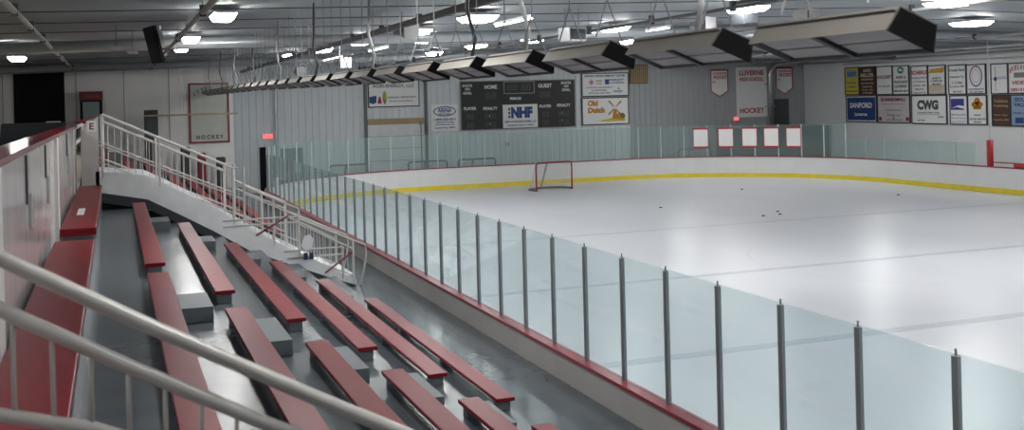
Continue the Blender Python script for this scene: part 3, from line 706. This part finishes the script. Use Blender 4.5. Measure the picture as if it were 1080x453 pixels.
MB().box(.1, W - .1, -0.06, -0.05, .1, H - .1).build('blue_field', SIGNB, t)
L(t, SIGNW, rowtxt(W, H, [('SANFORD', .63, .72, .2), ('Luverne', .3, .4, .13)]), y=-0.07)
t, W, H = sadv('pinkish white advert with dark red heading beside the blue advert', 43.85, 41.5, 2.31, 3.69, mat('sign_pinkish', (0.60, 0.54, 0.55), 0.5))
L(t, SIGNDR, rowtxt(W, H, [('BUSINESSMALL', .84, .76, .13), ('"', .17, .04, .1)])); L(t, SIGNGR, rowtxt(W, H, [('Computer Sales & Service', .68, .7, .05), ('Networking Design', .46, .45, .07), ('507-283-1234', .28, .4, .07), ('www.luverne.net', .12, .5, .06)]))
MB().box(.1, .3, -0.06, -0.05, .12, .3).build('logo_box', SIGNDR, t); MB().box(W - .3, W - .1, -0.06, -0.05, .12, .3).build('logo_box', SIGNDR, t)
t, W, H = sadv('white advert with red name and several grey lines above CWG', 41.4, 40.26, 3.66, 5.07, SIGNW)
L(t, SIGNR, rowtxt(W, H, [('SCHERLE', .76, .9, .13)])); L(t, SIGNGR, rowtxt(W, H, [('PLUMBING & HEATING', .58, .9, .05), ('Air Conditioning', .45, .75, .06), ('Luverne  Hills', .33, .75, .06), ('283-9191', .2, .5, .07), ('1-800-555-3100', .08, .75, .05)]))
t, W, H = sadv('half cream advert with orange yellow logo bar above black lettering', 40.26, 39.12, 3.66, 5.05, SIGNW)
MB().box(.03, W - .03, -0.056, -0.05, .03, H * .33).build('cream_field', SIGNCR, t)
b = MB(); b.poly([(.06, H * .74), (.16, H * .86), (W - .08, H * .9), (W - .14, H * .74)], -0.06); b.build('logo_bar', SIGNO, t)
L(t, SIGNY, [('SUBWAY', W * .5, H * .81, W * .7, H * .09)], y=-0.07); L(t, DARK, rowtxt(W, H, [('LANE IV', .56, .5, .07), ('LUVERNE, MN', .46, .65, .07), ('283-4567', .36, .5, .07)]))
t, W, H = sadv('large white CWG advert with dark grey letters', 41.4, 39.08, 2.29, 3.66, SIGNW)
L(t, mat('cwg_grey', (0.08, 0.1, 0.1), 0.5), [('CWG', W * .47, H * .66, W * .6, H * .34), ('Commercial Western Group', W * .48, H * .4, W * .62, H * .06), ('Luverne', W * .83, H * .26, W * .15, H * .08), ('283-4488', W * .28, H * .13, W * .2, H * .05)])
MB().box(W * .18, W * .8, -0.06, -0.05, H * .34, H * .355).build('underline', DARK, t)
t, W, H = sadv('white bank advert with plain grey lettering, topmost in its column', 38.95, 37.84, 3.65, 5.02, SIGNW)
L(t, SIGNGR, rowtxt(W, H, [('Frontier Bank', .82, .85, .1), ('Insurance Co.', .6, .8, .08), ('2 1 E. Main', .4, .6, .08), ('Luverne, MN', .27, .8, .08), ('283-4463', .1, .5, .07)]))
t, W, H = sadv('white advert with a dark red ring of lettering', 37.84, 36.69, 3.65, 5.0, SIGNW)
b = MB(); b.ring(W / 2, H * .6, .38, .47, .06, -0.06); b.build('emblem', mat('ring_maroon', (0.25, 0.06, 0.14), 0.5), t); b = MB(); b.ring(W / 2, H * .6, .24, .3, .02, -0.06); b.build('emblem', SIGNLB, t)
L(t, SIGNB, rowtxt(W, H, [('CHIROPRACTIC', .17, .8, .05), ('507-283-8841', .08, .7, .05)]))
t, W, H = sadv('white advert with purple blue swoosh block below the bank advert', 38.9, 37.8, 2.29, 3.63, SIGNW)
MB().box(.08, W - .22, -0.06, -0.05, H * .5, H * .88).build('logo_box', mat('logo_indigo', (0.06, 0.06, 0.3), 0.5), t); b = MB(); b.poly([(.1, H * .55), (W * .5, H * .66), (W - .1, H * .62), (W - .22, H * .54), (W * .4, H * .6)], -0.068); b.build('swoosh', SIGNW, t)
L(t, SIGNLB, rowtxt(W, H, [('DENTAL CLINIC', .34, .8, .06), ('Rock County', .22, .8, .06), ('Luverne 283-2331', .1, .8, .05)]))
t, W, H = sadv('white advert with golden tree shaped emblem below the ring advert', 37.8, 36.67, 2.29, 3.63, SIGNW)
b = MB(); b.disc(W / 2, H * .8, .17, .15, -0.06).disc(W * .38, H * .68, .2, .13, -0.06).disc(W * .62, H * .68, .2, .13, -0.06).box(W * .3, W * .7, -0.06, -0.054, H * .52, H * .62); b.build('emblem', SIGNO, t)
L(t, DARK, rowtxt(W, H, [('Luverne', .34, .35, .06), ('OLIVE GROVE', .2, .85, .06), ('GOLF', .1, .4, .06)]))
t, W, H = sadv('white advert with small blue compass emblem and thin cross lines', 36.42, 35.45, 3.64, 4.98, SIGNW)
b = MB(); b.disc(W * .28, H * .5, .08, .1, -0.06).box(.05, W - .05, -0.06, -0.055, H * .495, H * .51).box(W * .27, W * .29, -0.06, -0.055, H * .1, H * .9); b.build('emblem', SIGNB, t)
L(t, SIGNLB, [('ROCK RAPIDS', W * .65, H * .55, W * .5, H * .05)])
t, W, H = sadv('white video store advert with arched red lettering', 35.45, 34.15, 3.64, 4.97, SIGNW)
L(t, SIGNR, [('I', W * .1, H * .74, .05, .2), ('R', W * .2, H * .8, .1, .2), ('E', W * .32, H * .84, .1, .2), ('L', W * .44, H * .86, .1, .2), ('A', W * .56, H * .86, .11, .2), ('N', W * .69, H * .84, .1, .2), ('D', W * .82, H * .8, .1, .2), ('VIDEO', W * .5, H * .36, W * .7, H * .12), ('283-2100', W * .5, H * .14, W * .8, H * .1)])
MB().box(W * .25, W * .7, -0.06, -0.05, H * .52, H * .68).build('logo_box', SIGNGR, t)
t, W, H = sadv('dark brown advert with faint gold lettering at the bottom of its column', 36.4, 35.36, 2.26, 3.62, BROWN)
L(t, WOOD, rowtxt(W, H, [('Tollefson', .8, .75, .1), ('Publishing', .64, .75, .09), ('Books  Maps', .35, .7, .06), ('Luverne, MN', .2, .8, .07)]))
t, W, H = sadv('pale blue advert with dark blue block beside the dark brown advert', 35.36, 34.1, 2.26, 3.62, SIGNLB)
L(t, SIGNB, rowtxt(W, H, [('SIOUX', .84, .6, .12), ('VALLEY', .68, .7, .12), ('Energy Co-op', .42, .75, .07)])); MB().box(W * .2, W * .55, -0.06, -0.05, H * .1, H * .28).build('logo_box', SIGNB, t)
# garland of cable over adverts
o = MB().tube([(35.9, 46.4, 5.32), (35.9, 44, 5.3), (35.9, 41, 5.27), (35.9, 38.5, 5.23), (35.9, 36.3, 5.2), (35.9, 33, 5.17)], 0.04, 6).build('wall_conduit', mat('conduit_white', (0.5, 0.5, 0.48), 0.5)); tag(o, 'pale cable duct running above the adverts on the side wall', 'conduit')

# red padded post and player gate on the signboard side
t = thing('padded_post', 'red padded post standing on the boards with a thin wire above it', 'post', (30.92, 31.45, 0.985)); MB().tube([(0, 0, 0), (0, 0, 0.98)], 0.12, 12).build('pad', SIGNR, t, smooth=True)
MB().tube([(0, 0, 0.98), (0.0, 0, 4.9)], 0.012, 5).build('wire', GALV, t)
o = MB().box(30.9, 30.96, 29.6, 31.3, 1.12, 1.16).build('gate_bar', CAPR); tag(o, 'thin red bar beside the red padded post', 'bar')
o = MB().box(30.85, 30.99, 29.5, 30.3, 0.986, 1.13).build('seat_pad', SIGNR, None, bevel=0.04); tag(o, 'small red pad lying on the boards beyond the red padded post', 'pad')

# ================================================================== WALL THINGS
t = thing('exit_sign', 'glowing red exit sign above the dark side door', 'sign', (6.62, 49.965, 2.42)); MB().box(-0.24, 0.24, -0.08, 0, 0, 0.24).build('housing', SIGNW, t)
MB().box(-0.22, 0.22, -0.09, -0.08, 0.02, 0.22).build('face', EXITR, t); L(t, SIGNW, [('EXIT', 0, 0.12, 0.3, 0.13)], y=-0.095)
t = thing('exit_sign', 'small glowing red exit sign at the lower corner of the long banner', 'sign', (31.5, 49.9, 2.5)); MB().box(-0.16, 0.16, -0.08, 0, 0, 0.2).build('housing', SIGNW, t)
MB().box(-0.15, 0.15, -0.09, -0.08, 0.01, 0.19).build('face', EXITR, t); L(t, SIGNW, [('EXIT', 0, 0.1, 0.2, 0.1)], y=-0.095)
t = thing('drinks_fridge', 'black glass front drinks fridge with dark red lettered header', 'fridge', (-0.79, 44.6, 2.55))
MB().box(-0.4, 0.4, -0.35, 0.35, 0, 1.78).build('cabinet', BLACK, t); fh = MB().box(-0.42, 0.42, -0.4, 0.35, 1.78, 2.12).build('header', mat('header_red', (0.11, 0.008, 0.012), 0.5), t)
fd = MB().box(-0.3, 0.3, -0.38, -0.35, 0.2, 1.72).build('door', mat('fridge_glass', (0.22, 0.26, 0.27), 0.1), t)
L(fh, SIGNR, [('Coca-Cola', 0.05, 1.95, 0.5, 0.15)], y=-0.41)
b = MB()
for k in range(4): b.box(-0.28, 0.28, -0.385, -0.38, 0.5 + k * 0.3, 0.52 + k * 0.3)
b.build('shelf', SIGNGR, fd)
t = thing('covered_table', 'dark blue grey cloth covered table in front of the black doorway', 'table', (-2.75, 43.6, 2.55))
MB().hexa([(-1.2, -0.5, 0), (1.05, -0.5, 0), (1.05, 0.5, 0), (-1.2, 0.5, 0)], [(-1.1, -0.45, 0.98), (1.05, -0.45, 0.98), (1.05, 0.45, 0.98), (-1.1, 0.45, 0.98)]).build('cloth', mat('cloth_slate', (0.06, 0.07, 0.085), 0.7), t)
o = MB().box(-2.35, -1.85, 43.2, 43.6, 3.53, 3.57).build('paper_sheet', SIGNW); tag(o, 'white sheet lying on the dark covered table', 'paper')
o = MB().box(1.12, 1.62, 43.5, 44.1, 1.718, 3.9).build('tall_cabinet', DARK, None, bevel=0.03); tag(o, 'tall dark cabinet against the white wall behind the railing', 'cabinet')
for (x0, x1, z0, z1, m_, lb) in ((2.45, 2.8, 1.148, 2.4, DARK, 'black equipment bag standing behind the far railing'), (3.08, 3.4, 0.863, 2.15, SIGNDR, 'dark red equipment bag behind the far railing'), (3.8, 4.15, 0.651, 1.95, DARK, 'black equipment bag at the end of the far railing')):
    tag(MB().box(x0, x1, 43.8, 44.2, z0, z1).build('equipment_bag', m_, None, bevel=0.05), lb, 'bag')
# tan bar hung in front of the poster
t = thing('hanging_bar', 'long tan wooden bar hanging level in front of the team poster', 'bar', (2.85, 43.0, 3.68)); MB().box(-1.75, 1.72, -0.03, 0.03, -0.035, 0.035).build('bar', WOOD, t, bevel=0.012)
for x in (-0.45, -0.2): MB().tube([(x, 0, 0.03), (x * 0.5 - 0.2, 0, 0.14), (-0.4, 0, 2.11)], 0.008, 5).build('wire', GALV, t)
# thin dark mast behind the end boards
for (x, z, lab) in ((13.75, 2.95, 'thin dark pole beside the garage door frame'), (18.1, 1.75, 'thin dark pole with a small head below the scoreboard')):
    t = thing('marker_pole', lab, 'pole', (x, 49.3, 0)); MB().tube([(0, 0, 0), (0, 0, z)], 0.035, 6).build('pole', STEEL, t); MB().box(-0.07, 0.07, -0.05, 0.05, z - 0.1, z + 0.1).build('head', SIGNDR if x > 15 else STEEL, t)
# silver duct
t = thing('wall_duct', 'silver round duct with elbow running down the grey end wall', 'duct', (0, 0, 0))
MB().tube([(33.6, 49.6, 1.0), (33.6, 49.6, 5.0), (33.68, 49.6, 5.3), (33.9, 49.6, 5.5), (34.3, 49.6, 5.58), (36.0, 49.6, 5.6)], 0.15, 10).build('duct', GALV, t, smooth=True)
for z in (2, 3.2, 4.4): MB().box(33.42, 33.78, 49.42, 49.98, z, z + 0.05).build('clamp', GALV, t)
# pipe against end wall near the exit door and white post at its foot
o = MB().tube([(7.0, 49.8, 0), (7.0, 49.8, 5.5)], 0.05, 6).build('wall_pipe', GALV); tag(o, 'grey vertical pipe on the metal wall beside the exit sign', 'pipe')
o = MB().box(5.35, 5.5, 38.9, 39.05, 0.99, 1.35).build('bollard', SIGNW); tag(o, 'small white box standing on the boards at the bleacher corner', 'box')

# ================================================================== CEILING THINGS
def lamp(name, x, y, wx, wy, label, group):
    wx *= .9; wy *= .85
    z = cz(x) - 0.06
    t = thing(name, label, 'ceiling lamp', (x, y, z - 0.14), 0, group)
    MB().box(-wx / 2, wx / 2, -wy / 2, wy / 2, 0.06, 0.11).build('housing', GALV, t)
    MB().hexa([(-wx * .36, -wy * .4, -0.045), (wx * .36, -wy * .4, -0.045), (wx * .36, wy * .4, -0.045), (-wx * .36, wy * .4, -0.045)], [(-wx / 2, -wy / 2, 0.06), (wx / 2, -wy / 2, 0.06), (wx / 2, wy / 2, 0.06), (-wx / 2, wy / 2, 0.06)]).build('lens', LENS, t)
    for s in (-1, 1): MB().tube([(s * wx * .3, 0, 0.11), (s * wx * .3, 0, 0.19)], 0.01, 4).build('hanger', PIPE, t)
    return t
LP = [(1.94, 20.3, .46), (1.82, 27.2, .42), (1.85, 31.5, .42), (-2.5, 29.4, .5), (-2.6, 34.4, .5),
      (7.5, 22.1, .74), (7.3, 26.3, .6), (6.75, 30.4, .6), (6.4, 34.6, .6), (6.0, 38.6, .5), (8.6, 30.3, .5), (9.6, 43.0, .55),
      (13.5, 20.8, .7), (13.2, 27.0, .6), (12.8, 32.2, .55), (12.0, 35.6, .6), (11.9, 40.5, .5), (17.9, 35.4, .35),
      (16.45, 17.9, .9), (22.3, 33.4, .5), (23.7, 24.7, .9)]
DESC = ['over the bleachers closest to the hall centre', 'over the bleachers in the middle of its row', 'over the bleachers at the wall end of its row', 'over the concourse, closer of two', 'over the concourse, closer to the white wall',
        'large and bright above the near heaters', 'small, right behind the big heater row lamp', 'third in the row over the bleacher side ice', 'fourth in the row over the bleacher side ice', 'fifth in the row over the bleacher side ice', 'beside the white horn speaker', 'last before the end wall above energy sign',
        'bright above the longest heaters', 'second in the middle row', 'third in the middle row', 'fourth in the middle row', 'last in the middle row', 'small above the twin signs', 'large above the signboard wall heater', 'small above the long banner', 'wide beside the signboard wall']
for (x, y, wx), d in zip(LP, DESC): lamp('ceiling_lamp', x, y, wx, 1.1, 'white ceiling lamp ' + d, 'ceiling lamps')
for (x, y) in [(-2.6, 4), (-2.6, 14), (1.9, -6), (1.9, 3), (1.9, 12), (7.3, -12), (7.3, -4), (7.3, 4), (7.3, 11), (7.3, 16.5), (13.4, -10), (13.4, -3), (13.4, 4), (13.4, 11), (20, -8), (20, 0), (20, 7), (20, 14), (26, -6), (26, 2), (26, 10), (26, 17), (31.5, 12), (31.5, 20), (32.5, 30), (-6, 10), (18.5, 26.0 - 6), (24, 16), (24.5, 39.5), (31.0, 38.0), (25.5, 45.0)]:  # last entries added to brighten the dim end wall, hidden behind heaters
    lamp('ceiling_lamp', x, y, .75, 1.1, 'white ceiling lamp high over the hall behind the camera view', 'ceiling lamps out of view')
def strip(x, y0, y1, label):
    z = cz(x) - 0.24
    t = thing('strip_lamp', label, 'ceiling lamp', (x, y0, z), 0, 'strip lamps')
    MB().box(-0.05, 0.05, 0, y1 - y0, 0.03, 0.09).build('housing', GALV, t); MB().tube([(0, 0.02, 0.005), (0, y1 - y0 - 0.02, 0.005)], 0.022, 8).build('tube', TUBE, t)
    for yy in (0.3, y1 - y0 - 0.3): MB().tube([(0, yy, 0.09), (0, yy, 0.24)], 0.008, 4).build('hanger', PIPE, t)
strip(8.52, 21.4, 23.8, 'slim strip lamp pointing away beside the large bright lamp')
strip(8.12, 32.8, 35.4, 'slim strip lamp in the middle of its line')
strip(7.9, 38.8, 45.0, 'long slim strip lamp nearest the end wall')
strip(14.5, 26.2, 27.6, 'short slim strip lamp over the middle of the ice')

# pipes along the hall
def clamp(parent, x, y, z): MB().box(x - 0.05, x + 0.05, y - 0.04, y + 0.04, z - 0.07, z + 0.12).build('clamp', PIPED, parent)
def long_pipe(name, label, x, z, y0, y1, r, m_, step=4.0):
    t = thing(name, label, 'pipe', (0, 0, 0)); MB().tube([(x, y0, z), (x, y1, z)], r, 8).build('pipe', m_, t, smooth=True)
    y = y0 + 1.5
    while y < y1:
        clamp(t, x, y, z); MB().tube([(x, y, z), (x, y, cz(x))], 0.008, 4).build('hanger', PIPE, t); y += step
long_pipe('gas_pipe', 'grey pipe under the ceiling running over the concourse', -1.38, 5.5, 6, 44.8, 0.05, mat('pipe_light', (0.34, 0.33, 0.31), 0.5), 3.5)
long_pipe('gas_pipe', 'grey pipe under the ceiling over the upper bleachers past the wall screen', 1.4, 5.5, 6, 44.8, 0.05, MATS['pipe_light'], 3.5)
long_pipe('cable_tray', 'dark ceiling tray sloping across above the heaters', 5.45, 5.5, 6, 49.5, 0.07, mat('tray_grey', (0.12, 0.12, 0.115), 0.6), 3.0)
long_pipe('sprinkler_pipe', 'thin ceiling pipe over the ice beyond the slim strip lamps', 10.8, 5.55, 6, 49.5, 0.035, MATS['tray_grey'], 3.2)
long_pipe('sprinkler_pipe', 'thin ceiling pipe above the centre of the ice', 17.0, 5.75, 6, 49.5, 0.035, MATS['pipe_light'], 4)
long_pipe('sprinkler_pipe', 'thin ceiling pipe above the signboard side of the ice', 26.5, 5.6, 6, 49.5, 0.04, PIPE, 4)
for i, (y, z) in enumerate(((22.0, .07), (24.6, .07), (33.5, .06), (37.5, .06), (19.5, .05))):
    b = MB(); xs = [-8.9, 18, 35.9]; o = MB()
    o.tube([(x, y, cz(x) - 0.10) for x in xs], 0.01, 5)
    tag(o.build('ceiling_cable', PIPED), 'thin cable stretched across under the ceiling, %s from the camera' % ordn([1, 2, 3, 4, 0][i]), 'cable', 'cables across the ceiling')
# side wall ceiling pipes at right
for i, (x, z) in enumerate(((33.0, 5.62), (34.2, 5.55), (35.2, 5.45))):
    o = MB().tube([(x, 20, z), (x, 49.4, z)], 0.04, 6).build('ceiling_pipe', GALV); tag(o, 'silver pipe under the ceiling by the signboard wall, %s from the wall' % ordn(2 - i), 'pipe', 'silver pipes by the signboard wall')

# radiant heaters -------------------------------------------------------------
def heater_proto():
    t = thing('radiant_heater', 'x', 'heater', (0, 0, 0), 0, 'tilted radiant heaters in a row')
    L_ = 1.13; W2 = 0.29; H2 = 0.13; t2 = 0.035
    # hood: local x across (drops towards +x), z normal of the box; opening faces down
    b = MB()
    b.prism([(0.0, 0), (t2, H2), (0.0 + t2 + 0.006, H2), (0.008, 0)], 'y', 0, L_)
    hood = b.build('side_sheet', HEATF, t)
    MB().prism([(W2, 0), (W2 - 0.03, H2), (W2 - 0.036, H2), (W2 - 0.008, 0)], 'y', 0, L_).build('side_sheet', DARK, t)
    MB().box(t2, W2 - 0.03, 0, L_, H2 - 0.006, H2).build('top_sheet', HEATF, t)
    for y in (0, L_ - 0.008): MB().prism([(0, 0), (W2, 0), (W2 - 0.03, H2), (t2, H2)], 'y', y, y + 0.008).build('end_sheet', mat('end_black', (0.008, 0.008, 0.009), 0.8, spec=0.1) if y == 0 else GALV, t)  # near end sheet plain black, far end galvanised
    for yy in (0.05, L_ / 2 + 0.02):
        for xx in (0.03, W2 / 2 + 0.01):
            MB().hexa([(xx, yy, 0.012), (xx + 0.108, yy, 0.012), (xx + 0.108, yy + L_ / 2 - 0.1, 0.012), (xx, yy + L_ / 2 - 0.1, 0.012)], [(xx + 0.02, yy + 0.02, 0.07), (xx + 0.09, yy + 0.02, 0.07), (xx + 0.09, yy + L_ / 2 - 0.12, 0.07), (xx + 0.02, yy + L_ / 2 - 0.12, 0.07)]).build('reflector', HEATR, t)
    MB().box(0.01, W2 - 0.01, 0.01, L_ - 0.01, 0.1, 0.104).build('inner_plate', DARK, t)
    MB().box(0.01, W2 - 0.01, L_ / 2 - 0.02, L_ / 2 + 0.02, 0.0, 0.03).build('burner_bar', PIPED, t)
    for c in t.children: c.rotation_euler = (0, math.radians(22), 0)
    return t
HT = heater_proto()
hz = {}
for k in range(27):
    y = 3.95 + 1.52 * k
    zz = 4.24 + 0.23 * min(1, k / 16.0) + max(0, k - 16) * 0.004
    o = HT if k == 0 else dup(HT)
    o.location = (3.30, y, zz)
    o['label'] = 'tilted radiant heater hood, %s in the row counted from the camera' % ordn(k)
    hz[k] = (y, zz)
heaters = sorted([o for o in SC.objects if o.name.startswith('radiant_heater')], key=lambda o: o.location.y)
for k, t in enumerate(heaters):
    zz = t.location.z; top = cz(3.4) - zz - 0.002
    for yy in (0.2, 0.9):
        b = MB(); b.tube([(0.06, yy, 0.14), (0.16, yy, 0.42)], 0.006, 4); b.tube([(0.30, yy, 0.04), (0.16, yy, 0.42)], 0.006, 4); b.tube([(0.16, yy, 0.42), (0.16, yy, top)], 0.006, 4); b.build('hanger_chain', PIPE, t)
    if k % 3 == 1 or k == 3:
        MB().tube([(0.2, 0.5, 0.10), (0.24, 0.5, 0.3), (0.16, 0.5, 0.6), (0.2, 0.5, top)], 0.022, 6).build('gas_hose', GALV if k % 2 else PIPED, t, smooth=True)

# horn speakers, floodlights, screen
def horn(x, y, z, s, label):
    t = thing('horn_speaker', label, 'speaker', (x, y, z), 0.5, 'white horn speakers')
    MB().hexa([(-.3 * s, -.25 * s, -.22 * s), (.3 * s, -.25 * s, -.22 * s), (.3 * s, -.25 * s, .22 * s), (-.3 * s, -.25 * s, .22 * s)][::-1], [(-.1 * s, .2 * s, -.08 * s), (.1 * s, .2 * s, -.08 * s), (.1 * s, .2 * s, .08 * s), (-.1 * s, .2 * s, .08 * s)][::-1]).build('horn', mat('horn_grey', (0.25, 0.25, 0.255), 0.6), t)
    MB().tube([(0, .2 * s, 0), (0, .42 * s, 0)], .1 * s, 10).build('driver', GALV, t)
    MB().tube([(0, .15 * s, .1 * s), (0, .15 * s, cz(x) - z)], 0.02, 6).build('bracket', PIPE, t)
horn(5.85, 22, 5.45, .75, 'white horn speaker beside the big lamp over the bleacher side ice')
horn(6.3, 31, 5.15, .7, 'white horn speaker in the middle of the bleacher side ice')
horn(6.0, 37, 5.1, .7, 'white horn speaker closest to the metal end wall')
horn(13.08, 22, 5.6, .8, 'white horn speaker above the longest heaters')
def flood(x, y, z, label, m_):
    t = thing('unit_heater', label, 'ceiling unit', (x, y, z), 0.3, 'ceiling units')
    MB().box(-.25, .25, -.2, .2, -.16, .16).build('housing', m_, t, bevel=0.02)
    MB().box(-.2, .2, -.23, -.2, -.12, .12).build('grille', DARK, t)
    for s in (-1, 1): MB().tube([(s * .2, 0, .16), (s * .2, 0, cz(x) - z)], 0.012, 5).build('bracket', PIPE, t)
flood(9.7, 22, 5.38, 'grey ceiling unit above the middle heaters', GALV)
flood(13.75, 21.3, 5.7, 'dark ceiling unit beside the bright lamp over the heaters', DARK)
flood(15.6, 21.5, 5.78, 'grey ceiling unit above the closest heater', PIPE)
t = thing('wall_screen', 'dark flat screen on a ceiling bracket tilted towards the bleachers', 'screen', (0.82, 23, 5.26)); t.rotation_euler = (math.radians(13), 0, math.radians(-78))
MB().box(-.42, .42, -.05, .03, -.38, .38).build('screen', BLACK, t, bevel=0.02); MB().box(-.25, .25, .03, .14, -.1, .28).build('back_cover', mat('screen_back', (0.25, 0.25, 0.25), 0.4), t)
MB().tube([(0, .14, .1), (0, .2, .36)], 0.025, 6).build('bracket', GALV, t)
for (x, y, lab) in ((0.1, 24, 'small grey sensor hanging from the ceiling over the concourse edge'), (0.45, 26, 'small grey sensor hanging beside the wall screen')):
    t = thing('ceiling_sensor', lab, 'sensor', (x, y, 5.25)); MB().box(-.12, .12, -.05, .05, -.03, .03).build('body', GALV, t); MB().tube([(0, 0, .03), (0, 0, cz(x) - 5.25)], 0.01, 5).build('stem', PIPE, t)

# pucks on the ice
for i, (x, y, wh) in enumerate(((18.0, 33.5, 'closest to the goal'), (20.6, 30.2, 'in front of the curved end boards'), (20.2, 29.5, 'middle one of the group on open ice'), (19.5, 29.4, 'left lying apart on open ice'), (27.5, 32.5, 'towards the signboard side'), (24.2, 38.0, 'by the far corner'))):
    o = MB().tube([(x, y, 0.003), (x, y, 0.028)], 0.05, 12).build('hockey_puck', BLACK); tag(o, 'black puck on the ice ' + wh, 'puck', 'pucks on the ice')
o = MB().box(-0.44, -0.36, 13.8, 14.7, 2.709, 2.713).build('paper_note', SIGNW); tag(o, 'white paper note lying on the top red bench', 'paper')
